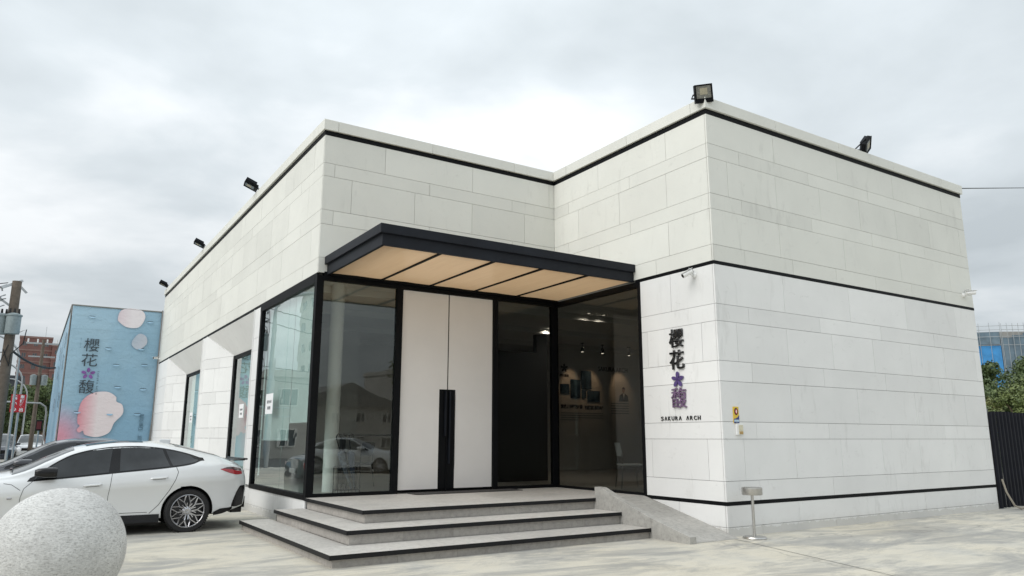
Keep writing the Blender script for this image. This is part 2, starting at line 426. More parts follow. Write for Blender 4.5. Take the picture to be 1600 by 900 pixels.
def text_mesh(body, h, depth=.0, bold=0.0, align='CENTER'):
    c = bpy.data.curves.new('lettering', 'FONT'); c.body = body; c.size = 1; c.extrude = 0; c.offset = bold; c.align_x = align; c.resolution_u = 3
    o = bpy.data.objects.new('lettering', c); COL.objects.link(o)
    dg = bpy.context.evaluated_depsgraph_get(); m = bpy.data.meshes.new_from_object(o.evaluated_get(dg))
    bpy.data.objects.remove(o)
    co = np.zeros(len(m.vertices) * 3); m.vertices.foreach_get('co', co); co = co.reshape(-1, 3)
    mn, mx_ = co.min(0), co.max(0); s = h / (mx_[1] - mn[1])
    co[:, 0] = (co[:, 0] - (mn[0] + mx_[0]) / 2) * s; co[:, 1] = (co[:, 1] - (mn[1] + mx_[1]) / 2) * s; co[:, 2] = 0
    m.vertices.foreach_set('co', co.ravel())
    if depth:
        bm = bmesh.new(); bm.from_mesh(m)
        r = bmesh.ops.extrude_face_region(bm, geom=list(bm.faces))
        bmesh.ops.translate(bm, verts=[x for x in r['geom'] if isinstance(x, bmesh.types.BMVert)], vec=(0, 0, depth))
        bmesh.ops.recalc_face_normals(bm, faces=bm.faces); bm.to_mesh(m); bm.free()
    m.update(); return m
FACE_Y = Matrix(((1, 0, 0), (0, 0, -1), (0, 1, 0)))           # text lying on a wall that faces -Y
FACE_X = Matrix(((0, 0, -1), (-1, 0, 0), (0, 1, 0)))          # on a wall that faces -X
def put_text(name, body, h, at, face, mat, parent, depth=.004, bold=0.0, wfit=None):
    m = text_mesh(body, h, depth, bold)
    o = link(name, m, mat, parent)
    o.rotation_euler = face.to_euler(); o.location = at
    if wfit:
        xs = [v.co.x for v in m.vertices]; o.scale = (wfit / (max(xs) - min(xs)), 1, 1)
    return o
def flower_mesh(r, depth):
    """five-petalled blossom with slits between petals and an open centre line"""
    mb = MB()
    for k in range(5):
        a = R(90 + 72 * k); pts = []
        for i in range(15):
            t = i / 14; b = (t - .5) * 2
            rad = r * (.16 + .84 * math.sin(math.pi * t) ** .55); ang = a + b * R(31) * (1 - .25 * math.sin(math.pi * t))
            pts.append((rad * math.cos(ang), rad * math.sin(ang)))
        pts.append((r * .05 * math.cos(a), r * .05 * math.sin(a)))
        mb.prism(pts, 'z', 0, depth)
    return mb.mesh('blossom')

# ------------------------------------------------------------------ ground
g = MB(); g.grid([[(x, y, 0) for x in (-900, -60, -20, 30, 80, 900)] for y in (-900, -60, -15, 25, 80, 1200)])
struct(g.build('ground', M['ground']))
g = MB(); g.box(-12.2, -5.6, 26, 400, -.05, .004); struct(g.build('road', M['asphalt']))
g = MB()
for a, b in (((5.06, -4.43), (3.9, -8.3)), ((3.9, -8.3), (2.2, -14.0)), ((13.6, -4.6), (12.5, -8.4)), ((3.9, -8.3), (12.5, -8.4))):
    a = Vector((*a, 0)); b = Vector((*b, 0)); d = (b - a).normalized(); n = Vector((-d.y, d.x, 0)) * .006
    g._add([a - n + Vector((0, 0, .004)), a + n + Vector((0, 0, .004)), b + n + Vector((0, 0, .004)), b - n + Vector((0, 0, .004))], [(0, 1, 2, 3)])
struct(g.build('paving_joint', M['joint'], fix=False))

# ------------------------------------------------------------------ building
W1, D, W2, LEN = 5.115, 4.37, 13.43, 19.0
ZB1, ZB2, ZB3 = 6.862, 4.248, .453
bld = thing('showroom_building', 'white panel-clad single-storey showroom with black bands, glass corner and recessed doors', 'building')
PG = .003                                     # half joint
_pc = {}
def panel(name, plane, u0, u1, z0, z1, mat, parent=bld):
    """plane: 'x<val>' faces -X, 'y<val>' faces -Y; u along the other axis"""
    a = plane[0]; val = float(plane[1:]); wd = round(u1 - u0 - 2 * PG, 3); hg = round(z1 - z0 - 2 * PG, 3)
    if wd < .02 or hg < .02: return
    key = (a, wd, hg, mat)
    if key not in _pc:
        mb = MB()
        if a == 'y': mb.box(0, wd, 0, .03, 0, hg)
        else: mb.box(0, .03, 0, wd, 0, hg)
        m = mb.mesh(name); m.materials.append(M[mat]); _pc[key] = m
    o = bpy.data.objects.new(name, _pc[key]); COL.objects.link(o); o.parent = parent
    j = random.uniform(-.0012, .0012)
    o.location = (u0 + PG, val + j, z0 + PG) if a == 'y' else (val + j, u0 + PG, z0 + PG)
UP = [(6.862, 6.335, 1.90, .82), (6.335, 6.088, 1.91, .77), (6.088, 5.457, 1.265, .45), (5.457, 5.191, 1.91, .77), (5.191, 4.578, 1.90, .82), (4.578, 4.305, 1.27, .77)]
LO = [(4.248, 3.595, 1.905, .82), (3.595, 3.316, 1.905, .77), (3.316, 2.677, 1.27, .46), (2.677, 2.353, 1.905, .77), (2.353, 1.72, 1.905, .82), (1.72, 1.452, 1.905, .79), (1.452, .814, 1.265, .47), (.814, .508, 1.905, .79)]
BASE = [(.453, .135, 1.905, .82), (.135, -.03, 1.905, .79)]
def rows(plane, u0, u1, rws, mat, first=None, name='wall_panel'):
    for z1, z0, pitch, off in rws:
        # joint positions: u0 + off' + k * pitch
        o = (off + (pitch if off > 5 else 0)) if first is None else first(pitch, off)
        cuts = [u0]; u = u0 + o
        while u < u1 - .02:
            if u > u0 + .02: cuts.append(u)
            u += pitch
        cuts.append(u1)
        for a, b in zip(cuts, cuts[1:]): panel(name, plane, a, b, z0, z1, mat)
big = lambda p, o: {.82: 1.725, .77: .775, .45: .455, .46: .46, .47: .47, .79: .79}[o] if p != 1.27 or o != .77 else .77
# right block: front face (y=-D) from C to D
rows('y%.4f' % -D, W1, W2, UP, 'wall', big)
rows('y%.4f' % -D, W1, W2, LO, 'wall2', big)
rows('y%.4f' % -D, W1, W2, BASE, 'wall2', big)
# right block: side face (x=W1), joints counted back from C towards B
def rows_x(u0, u1, rws, mat, offs, x=W1, name='wall_panel'):
    for (z1, z0, pitch, off), o in zip(rws, offs):
        cuts = [u0 + .032]; u = u0 + o
        while u < u1 - .02: cuts.append(u); u += pitch
        cuts.append(u1)
        for a, b in zip(cuts, cuts[1:]): panel(name, 'x%.4f' % x, a, b, z0, z1, mat)
rows_x(-D, 0, UP, 'wall', [.97, 1.95, .99, 1.96, .98, 1.32])
rows_x(-D, -2.62, LO, 'wall2', [.99, 1.95, .33, 1.95, .99, 1.95, .32, 1.95])
rows_x(-D, -2.62, BASE, 'wall2', [.99, 1.95])
# left wing front face (y=0), A to B, above the glass
ABO = [1.18, .21, .545, .22, 1.2, .6]
for (z1, z0, pitch, off), o in zip(UP, ABO):
    cuts = [0]; u = o
    while u < W1 - .02: cuts.append(u); u += pitch if pitch > 1.5 else 1.265
    cuts.append(W1)
    for a, b in zip(cuts, cuts[1:]): panel('wall_panel', 'y0', a, b, z0, z1, 'wall')
# left wall (x=0) above the windows
for (z1, z0, pitch, off), o in zip(UP, [.55, 1.3, .8, 1.2, .5, .9]):
    cuts = [.032]; u = o
    while u < LEN - .05: cuts.append(u); u += pitch
    cuts.append(LEN)
    for a, b in zip(cuts, cuts[1:]): panel('wall_panel', 'x0', a, b, z0, z1, 'wall')
# left wall below: pillar strips and far end
for y0, y1 in ((3.76, 4.25), (9.55, 10.1), (16.5, LEN)):
    for z1, z0, p, o in LO + BASE:
        panel('wall_panel', 'x0', y0, y1, z0, z1, 'wall2')
for (z1, z0, p, o) in BASE: 
    for a, b in ((.032, 1.9), (1.9, 3.76)): panel('wall_panel', 'x0', a, b, z0, z1, 'wall2')
# recess splays: window bays set back .45 m
bays = [(4.25, 9.55, 5.2, 8.12), (10.1, 16.5, 11.1, 15.2)]
RX = .45
def quadpanel(name, a, b, z0, z1, mat, z0b=None, z1b=None):
    """vertical panel between plan points a and b, 30 mm thick, facing outward"""
    a = Vector((*a, 0)); b = Vector((*b, 0)); d = (b - a).normalized(); n = Vector((d.y, -d.x, 0))
    z0b = z0 if z0b is None else z0b; z1b = z1 if z1b is None else z1b
    a2 = a + d * PG; b2 = b - d * PG
    vs = []
    for off in (0, .03):
        for p, zz in ((a2, z0 + PG), (b2, z0b + PG), (b2, z1b - PG), (a2, z1 - PG)):
            q = p - n * off; vs.append((q.x, q.y, zz))
    mb = MB(); mb._add(vs, [(0, 1, 2, 3), (7, 6, 5, 4), (0, 4, 5, 1), (1, 5, 6, 2), (2, 6, 7, 3), (3, 7, 4, 0)])
    return mb.build(name, M[mat], bld)
for bi, (yn, yf, yni, yfi) in enumerate(bays):
    for (z1, z0, p, o) in LO:
        # far splay (faces the viewer)
        L2 = math.hypot(RX, yf - yfi)
        k = [.5, .45, .62, .5, .72, .45, .6, .55][LO.index((z1, z0, p, o))]
        if z1 > 3.7:
            quadpanel('reveal_panel', (RX, yfi), (0.0, yf), z0, z0 + .012, 'wall2', z0, z1)
            continue
        m = (RX * (1 - k), yfi + (yf - yfi) * k)
        quadpanel('reveal_panel', (RX, yfi), m, z0, z1, 'wall2'); quadpanel('reveal_panel', m, (0, yf), z0, z1, 'wall2')
    for (z1, z0, p, o) in LO:
        if z1 > 3.7: quadpanel('reveal_panel', (0, yn), (RX, yni), z0, z1, 'wall2', z0, z0 + .012)
        else: quadpanel('reveal_panel', (0, yn), (RX, yni), z0, z1, 'wall2')
    # sloped head of the bay
    mb = MB(); t_ = .03
    v = [(0.004, yn + .01, 4.242), (.004, yf - .01, 4.242), (RX, yfi - .004, 3.60), (RX, yni + .004, 3.60)]
    mb._add(v + [(x + .03, y, z + .03) for x, y, z in v], [(0, 1, 2, 3), (7, 6, 5, 4), (0, 4, 5, 1), (1, 5, 6, 2), (2, 6, 7, 3), (3, 7, 4, 0)])
    mb.build('bay_soffit', M['wall2'], bld)
    # sill and base under the bay
    mb = MB(); mb.box(.0, RX + .05, yn, yf, -.02, .448); mb.build('bay_sill', M['wall2'], bld)
    # window: frame and pane
    mb = MB(); fz0, fz1 = .452, 3.595
    mb.box(RX - .02, RX + .07, yfi - .17, yfi - .005, fz0, fz1); mb.box(RX - .02, RX + .07, yni + .005, yni + .12, fz0, fz1)
    mb.box(RX - .015, RX + .065, yni + .12, yfi - .17, fz1 - .1, fz1); mb.box(RX - .015, RX + .065, yni + .12, yfi - .17, fz0, fz0 + .1)
    fr = mb.build('window', M['black'], bld)
    mb = MB(); mb.box(RX + .015, RX + .027, yni + .121, yfi - .171, fz0 + .101, fz1 - .101); mb.build('pane', M['glassside'], fr)
# cores (what shows in the joints), walls behind
mb = MB()
mb.box(W1 + .0325, W2 - .0, -D + .0325, -D + .25, 0.02, 6.94)                   # right block front
mb.box(W1 + .0325, W1 + .25, -D + .25, -2.62, .02, 6.94)
mb.box(W1 + .0325, W1 + .25, -2.62, 0.035, 4.26, 6.94)
mb.box(.0325, W1 + .0325, .0325, .25, 4.33, 6.94)                               # over the front glass
mb.box(.0325, .25, .25, LEN, 4.27, 6.94)                                        # left wall upper
mb.box(.0325, .12, 3.77, 4.2, .02, 4.27); mb.box(.0325, .12, 9.7, 9.95, .02, 4.27); mb.box(.0325, .25, 16.6, LEN, .02, 4.27)
mb.box(.0325, .25, .0325, 3.77, .02, .44)
mb.build('wall_core', M['core'], bld)
mb = MB(); mb.box(W2 - .25, W2 - .001, -D + .26, LEN, .02, 6.93); mb.box(.26, W2 - .26, LEN - .25, LEN, .02, 6.93)
mb.build('rear_wall', M['wall'], bld)
mb = MB(); mb.box(.26, W1, .26, LEN - .26, 6.6, 6.75); mb.box(W1 + .26, W2 - .26, -D + .26, LEN - .26, 6.6, 6.755); mb.build('roof', M['conc'], bld)
# right side of right block is out of view: cladding sheet
# black bands
def band(z0, z1, off, name='black_band', lower=False):
    mb = MB()
    mb.box(W1 - off, W2 + off, -D - off, -D + .031, z0, z1)
    if not lower:
        mb.box(-off, W1 - off - .001, -off, .031, z0, z1) if z0 > 6 else None
        mb.box(-off, .031, .0315, LEN, z0, z1)
        ytop = -off - .001 if z0 > 6 else -2.5
    else: ytop = -2.62
    mb.box(W1 - off, W1 + .031, -D + .0315, ytop, z0, z1)
    mb.build(name, M['black'], bld)
band(ZB1, 6.95, .004); band(ZB2 + .002, 4.303, .003); band(ZB3 + .001, .507, .003, lower=True)
# coping pieces
def coping(plane, cuts):
    for a, b in zip(cuts, cuts[1:]):
        mb = MB()
        if plane == 'AB': mb.box(a + .003, b - .003, -.045, .30, 6.952, 7.15)
        elif plane == 'L': mb.box(-.045, .30, a + .003, b - .003, 6.952, 7.15)
        elif plane == 'BC': mb.box(W1 - .045, W1 + .30, a + .003, b - .003, 6.952, 7.15)
        elif plane == 'CD': mb.box(a + .003, b - .003, -D - .045, -D + .30, 6.952, 7.15)
        mb.build('coping_piece', M['wall'], bld, bevel=.004)
coping('AB', [-.045, .23, 2.15, 4.06, W1 - .045]); coping('L', [.30, 2.2, 4.1, 6, 7.9, 9.8, 11.7, 13.6, 15.5, 17.4, LEN])
coping('BC', [-D + .30, -2.42, -.5, .30]); coping('CD', [W1 - .045, 6.9, 8.8, 10.7, 12.6, W2 + .05])

# glazing ----------------------------------------------------------------
FZ = .497
mb = MB()  # frame members along AB
mb.box(-.012, .115, -.012, .115, .452, 4.249)                     # corner post at A
mb.box(1.51, 1.628, -.012, .10, FZ, 4.18)
mb.box(3.592, 3.70, -.012, .10, FZ, 4.18)
mb.box(5.03, W1 + .06, -.012, .10, FZ, 4.18)
mb.box(.115, W1 + .06, -.014, .10, 4.18, 4.325)
mb.box(.115, 1.51, -.010, .10, FZ - .03, FZ + .055); mb.box(3.70, 5.03, -.010, .10, FZ - .03, FZ + .055)
mb.build('window_frame', M['black'], bld)
mb = MB()
mb.box(W1 - .012, W1 + .09, -2.62, -2.55, FZ - .02, 4.249)
mb.box(W1 - .014, W1 + .09, -2.55, -.012, 4.165, 4.26)
mb.box(W1 - .010, W1 + .09, -2.55, -.012, FZ - .03, FZ + .04)
mb.build('window_frame', M['black'], bld)
mb = MB()
mb.box(-.014, .10, .115, 3.76, 4.13, 4.249); mb.box(-.014, .10, .115, 3.76, .455, .54); mb.box(-.012, .11, 3.63, 3.755, .54, 4.13)
mb.build('window_frame', M['black'], bld)
for nm, b, mt in (('pane', (.116, 1.509, .03, .042, FZ + .056, 4.179), 'glass'), ('pane', (3.701, 5.029, .03, .042, FZ + .056, 4.179), 'glassdark')):
    mb = MB(); mb.box(*b); mb.build(nm, M[mt], bld)
mb = MB(); mb.box(W1 + .03, W1 + .042, -2.549, -.013, FZ + .041, 4.164); mb.build('pane', M['glassdark'], bld)
for a, b in ((.116, 1.72), (1.726, 3.629)):
    mb = MB(); mb.box(.03, .042, a, b, .541, 4.129); mb.build('pane', M['glassside'], bld)
# doors
for x0, x1, h0, h1 in ((1.632, 2.598, 2.435, 2.598), (2.622, 3.588, 2.622, 2.785)):
    mb = MB()
    if x0 < 2: pts = [(x0, FZ + .06), (h0, FZ + .06), (h0, 2.36), (x1, 2.36), (x1, 4.172), (x0, 4.172)]
    else: pts = [(x0, 2.36), (h1, 2.36), (h1, FZ + .06), (x1, FZ + .06), (x1, 4.172), (x0, 4.172)]
    mb.prism(pts, 'y', .03, .075); dr = mb.build('door', M['door'], bld)
    mb = MB(); mb.box(h0 + .002, h1 - .002, .052, .07, FZ + .06, 2.358); mb.build('handle_recess', M['black'], dr)
    hx = h1 - .045 if x0 < 2 else h0 + .02
    mb = MB(); mb.box(hx, hx + .025, -.005, .045, 1.5 if x0 < 2 else 1.0, 2.33)
    mb.build('handle', M['dkmetal'], dr)
mb = MB(); mb.box(2.599, 2.621, .04, .07, FZ + .01, 4.175); mb.box(1.63, 3.59, .078, .09, FZ + .01, 4.175); mb.build('door_gap', M['black'], bld)

# canopy -----------------------------------------------------------------
cx0, cyF, cz = .16, -2.464, 4.275
mb = MB(); mb.box(cx0, W1 - .006, cyF, cyF + .05, cz, 4.452); mb.box(cx0, cx0 + .05, cyF + .05, -.004, cz, 4.452)
can = mb.build('canopy', M['dkmetal'], bld)
mb = MB(); mb.box(cx0 - .05, W1 - .002, cyF - .05, cyF + .06, 4.4525, 4.595); mb.box(cx0 - .05, cx0 + .06, cyF + .06, -.002, 4.4525, 4.595)
mb.build('fascia', M['dkmetal'], can, bevel=.004)
mb = MB(); mb.box(cx0 + .06, W1 - .004, cyF + .06, -.003, 4.52, 4.58); mb.build('roof_sheet', M['glass'], can)
rx = [cx0 + .05, 1.16, 2.14, 3.10, 4.08, W1 - .008]
for i in range(5):
    x0, x1 = rx[i] + (.018 if i else .001), rx[i + 1] - (.018 if i < 4 else .001); mb = MB(); mb.grid([[(x0 + (x1 - x0)*a/4, cyF + .051 + (-.10 - cyF - .051)*b/4, cz + .02 + .004*math.sin(a*2 + b)) for b in range(5)] for a in range(5)]); mb.build('soffit_panel', M['wood'], can, smooth=True, fix=False)
for i in range(1, 5):
    mb = MB(); mb.box(rx[i] - .02, rx[i] + .02, cyF + .051, -.10, cz - .002, cz + .04); mb.build('rib', M['black'], can)
mb = MB(); mb.box(cx0 + .051, W1 - .008, -.099, -.016, cz - .02, cz + .06); mb.build('rear_beam', M['black'], can)
# small recessed canopy spotlights are not shown in the photograph

# interior ---------------------------------------------------------------
mb = MB(); mb.box(.12, W2 - .26, .105, LEN - .3, .3, FZ - .002); mb.box(W1 + .10, W2 - .26, -D + .26, .104, .3, FZ - .002); mb.build('interior_floor', M['infloor'], bld)
mb = MB(); mb.box(.12, W2 - .26, .26, LEN - .3, 4.36, 4.45); mb.box(W1 + .26, W2 - .26, -D + .26, .259, 4.36, 4.45)
for k in range(6): mb.box(.3, W2 - .3, 1.3 + k * 2.4, 1.42 + k * 2.4, 4.22, 4.359)
mb.build('interior_ceiling', M['inwall'], bld)
for b in ((.26, W2 - .27, 17.8, 17.9), (W1 + .26, W2 - .27, -D + .27, -D + .3), (3.0, 9.3, 9.0, 9.1)):
    mb = MB(); mb.box(*b, FZ, 4.35); mb.build('interior_wall', M['inwall'], bld)
mb = MB(); mb.box(4.86, 6.05, 2.0, 2.4, FZ, 3.45); mb.box(6.052, 6.35, 2.05, 2.2, FZ, 3.9); mb.box(4.86, 5.0, 2.41, 5.2, FZ, 3.45); mb.build('dark_partition', M['indark'], bld)
mb = MB(); mb.box(.45, 3.2, 6.2, 6.3, FZ, 4.35); mb.build('interior_wall', M['inwall'], bld)
mb = MB(); mb.lathe([(.0, FZ), (.13, FZ), (.13, 4.36), (.0, 4.36)], (.80, 1.18, 0), 28); 
mb.build('column', M['column'], bld, smooth=True)
# display wall
dw = thing('display_wall', 'pale display wall with pictures and lettering seen through the dark side glass', 'display wall', (0, 0, 0))
mb = MB(); mb.box(9.35, 13.1, 6.2, 6.3, FZ, 4.34); mb.build('board', M['inwall'], dw)
for x0, x1, z0, z1 in ((9.80, 10.14, 2.82, 3.12), (10.19, 10.58, 2.70, 3.27), (10.62, 11.02, 2.99, 3.56), (10.63, 10.80, 2.70, 2.95), (10.86, 11.36, 2.60, 2.94)):
    mb = MB(); mb.box(x0, x1, 6.17, 6.198, z0, z1); mb.build('picture', M['pic'], dw)
fo = link('blossom_emblem', flower_mesh(.14, .01), M['letter'], dw); fo.rotation_euler = FACE_Y.to_euler(); fo.location = (9.96, 6.196, 3.62)
put_text('caption', '櫻花建設', .09, (9.96, 6.197, 3.38), FACE_Y, M['letter'], dw, .005, .02)
put_text('brand_lettering', 'SAKURA ARCH', .15, (11.95, 6.197, 3.66), FACE_Y, M['letter'], dw, .008, .015, 1.25)
put_text('headline', '實績上市櫻花計畫', .13, (10.24, 6.197, 2.43), FACE_Y, M['letter'], dw, .005, .03, .84)
put_text('headline', '深耕精緻建築美學', .13, (11.14, 6.197, 2.41), FACE_Y, M['letter'], dw, .005, .03, .80)
for k in range(4):
    mb = MB(); mb.box(9.82, 11.5 if k < 3 else 10.5, 6.192, 6.198, 2.22 - k * .07, 2.235 - k * .07); mb.build('text_line', M['inkfaint'], dw)
for k in range(5):
    mb = MB(); mb.box(11.84, 12.6, 6.192, 6.198, 2.56 - k * .08, 2.58 - k * .08); mb.build('text_line', M['inkfaint'], dw)
# printed portrait on the display wall (flat print): head, hair, suit
mb = MB(); hx, hz = 12.38, 3.0
mb.prism([(hx + .06 * math.cos(R(a)), hz + .085 * math.sin(R(a))) for a in range(0, 360, 20)], 'y', 6.190, 6.197); mb.cur = 1
mb.prism([(hx + .068 * math.cos(R(a)), hz + .035 + .07 * math.sin(R(a))) for a in range(0, 181, 20)], 'y', 6.186, 6.189); mb.cur = 1
mb.prism([(hx - .2, 2.64), (hx + .2, 2.64), (hx + .17, 2.83), (hx + .05, 2.90), (hx - .05, 2.90), (hx - .17, 2.83)], 'y', 6.188, 6.197); mb.cur = 2
mb.prism([(hx, 2.70), (hx + .035, 2.89), (hx - .035, 2.89)], 'y', 6.184, 6.187)
mb.build('portrait_print', [simple('skin_print', (.42, .27, .2), .6), M['letter'], M['paper']], dw)
glow = emit_mat('lit_lamp', (1.0, .85, .68), 3.0)
for i, (x, tx) in enumerate(((10.15, 10.2), (10.95, 11.0), (12.05, 12.25))):
    s_ = thing('spot_lamp', ['lit ceiling spot lamp above the blossom emblem', 'lit ceiling spot lamp above the tallest picture', 'lit ceiling spot lamp above the portrait'][i], 'spot lamp', (x, 5.5, 4.34), 0, 'ceiling spot lamps')
    mb = MB(); mb.lathe([(0, 0), (.05, 0), (.05, -.02), (.012, -.025), (.012, -.12), (.04, -.13), (.05, -.26), (.045, -.27), (.0, -.262)], n=14); mb.build('lamp_body', M['black'], s_, smooth=True)
    mb = MB(); mb.lathe([(0, -.272), (.04, -.272), (.04, -.276), (0, -.276)], n=14); mb.build('bulb', glow, s_)
    ld = bpy.data.lights.new('spot_beam', 'SPOT'); ld.energy = 20; ld.spot_size = R(48); ld.spot_blend = .7; ld.color = (1.0, .62, .36); ld.shadow_soft_size = .04
    lo = bpy.data.objects.new('spot_beam', ld); COL.objects.link(lo); lo.parent = s_; lo.location = (0, 0, -.30)
    dv = Vector((tx - x, .72, -1.0)); lo.rotation_euler = dv.to_track_quat('-Z', 'Y').to_euler()
for i, (x, y) in enumerate(((6.9, 1.1), (7.35, 1.1), (5.9, 4.6), (7.5, 3.6))):
    s_ = thing('downlight', ['lit ceiling downlight nearest the side glass', 'lit ceiling downlight beside the nearest one', 'lit ceiling downlight above the dark partition', 'lit ceiling downlight before the display wall'][i], 'downlight', (x, y, 4.36), 0, 'ceiling downlights')
    mb = MB(); mb.lathe([(.045, 0), (.065, 0), (.065, -.012), (.045, -.012)], n=16); mb.build('trim_ring', M['white'], s_)
    mb = MB(); mb.lathe([(0, -.004), (.044, -.004), (.044, -.002), (0, -.002)], n=16); mb.build('bulb', glow, s_)
    ld = bpy.data.lights.new('downlight_beam', 'SPOT'); ld.energy = 42; ld.spot_size = R(150); ld.spot_blend = .8; ld.color = (1.0, .86, .72); ld.shadow_soft_size = .05
    lo = bpy.data.objects.new('downlight_beam', ld); COL.objects.link(lo); lo.parent = s_; lo.location = (0, 0, -.02)
# roller blinds hanging inside the side glass
for i, (x, y0, y1, z0, z1) in enumerate(((.15, .22, 1.70, 1.74, 4.16), (.16, 1.74, 3.58, 1.42, 4.16), (RX + .14, 5.35, 7.93, .62, 3.5), (RX + .14, 11.3, 15.0, .62, 3.5))):
    bl = thing('roller_blind', ['pale roller blind hanging inside the corner side glass next to the corner post', 'pale roller blind hanging lower inside the side glass behind the paper notice', 'pale roller blind filling the nearer recessed window', 'pale roller blind filling the farther recessed window'][i], 'blind', (x, (y0 + y1)/2, z0), 0, 'roller blinds in the side windows')
    h = (y1 - y0)/2; mb = MB()
    mb.grid([[(.006*math.sin(k*1.3), -h + 2*h*k/16, z) for k in range(17)] for z in (0, (z1 - z0)*.5, z1 - z0)]); mb.build('fabric', M['blind'], bl, smooth=True, fix=False)
    mb = MB(); mb.tube([(0, -h, 0), (0, h, 0)], .014, 6); mb.build('bottom_rail', M['white'], bl)
    mb = MB(); mb.tube([(.0, -h, z1 - z0 + .02), (.0, h, z1 - z0 + .02)], .03, 8); mb.build('roller', M['white'], bl)
# chairs
def chair(label, loc, rz, mat, group=None):
    c = thing('chair', label, 'chair', loc, rz, group)
    mb = MB(); mb.box(-.21, .21, -.21, .21, .44, .47); mb.build('seat', M[mat], c, bevel=.008)
    mb = MB(); P = [[(-.2 + .4 * j / 6, -.20 - .05 * i / 4 - .03 * math.sin(math.pi * j / 6), .62 + .26 * i / 4) for j in range(7)] for i in range(5)]
    mb.grid(P); mb.grid([[(x, y + .015, z) for x, y, z in r] for r in P]); mb.build('backrest', M[mat], c, smooth=True)
    for sx in (-1, 1):
        for sy in (-1, 1):
            mb = MB(); mb.tube([(sx * .19, sy * .19, .44), (sx * .22, sy * .23, 0)], .012, 6); mb.build('leg', M['black'] if mat == 'black' else M['steel'], c)
        mb = MB(); mb.tube([(sx * .19, -.19, .45), (sx * .19, -.21, .66)], .011, 6); mb.build('back_support', M['black'] if mat == 'black' else M['steel'], c)
    return c
chair('pale metal chair behind the dark side glass next to the wall pillar', (6.15, -1.02, FZ), R(-115), 'white')
chair('dark chair behind the front glass left of the white doors', (1.75, 2.2, FZ), R(30), 'black')
mb = MB(); mb.box(1.75, 3.1, 3.0, 3.6, 1.50, 1.54); cnt = thing('high_counter', 'dark high counter behind the front glass left of the doors', 'counter', (0, 0, 0)); mb.build('counter_top', M['indark'], cnt)
for x in (1.8, 3.05):
    mb = MB(); mb.box(x - .03, x + .03, 3.2, 3.4, FZ, 1.499); mb.build('leg', M['indark'], cnt)
# umbrella stand
us = thing('umbrella_stand', 'black wire umbrella stand behind the front glass beside the white column', 'umbrella stand', (.92, .62, FZ))
mb = MB(); mb.box(-.19, .19, -.11, .11, .02, .05); mb.build('drip_tray', M['steel'], us)
mb = MB()
for z in (.06, .46):
    mb.tube([(-.2, -.12, z), (.2, -.12, z), (.2, .12, z), (-.2, .12, z), (-.2, -.12, z)], .006, 6)
mb.build('rail', M['black'], us)
mb = MB()
for k in range(7):
    for y in (-.12, .12): mb.tube([(-.2 + .4 * k / 6, y, 0), (-.2 + .4 * k / 6, y, .46)], .004 if 0 < k < 6 else .008, 5)
mb.build('wire_bars', M['black'], us)
um_m = [simple('checked_fabric', (.10, .11, .14), .8, var=.9, scale=26), M['black'], simple('navy_fabric', (.03, .04, .07), .8, var=.3)]
for i, (x0, x1, y) in enumerate(((.10, -.22, .0), (.02, -.10, .05), (.14, .0, -.05))):
    u = thing('umbrella', ['checked folded umbrella leaning in the stand behind the glass', 'black folded umbrella leaning in the stand behind the glass', 'navy folded umbrella leaning in the stand behind the glass'][i], 'umbrella', (.92, .62, FZ), 0, 'umbrellas in the stand')
    a, b = Vector((x0, y, .06)), Vector((x1, y, .95)); pt = lambda t: a + (b - a) * t
    mb = MB(); mb.tube([pt(0), pt(.1), pt(.45), pt(.72), pt(.76)], [.006, .02, .05, .065, .02], 8); mb.build('canopy_cloth', um_m[i], u, smooth=True)
    mb = MB(); mb.tube([pt(.74), pt(1.0)], .009, 6); h = pt(1.0); mb.tube([h, h + Vector((-.0, 0, .05)), h + Vector((.03, 0, .09)), h + Vector((.07, 0, .07)), h + Vector((.075, 0, .03))], .012, 6); mb.build('handle', M['black'], u)

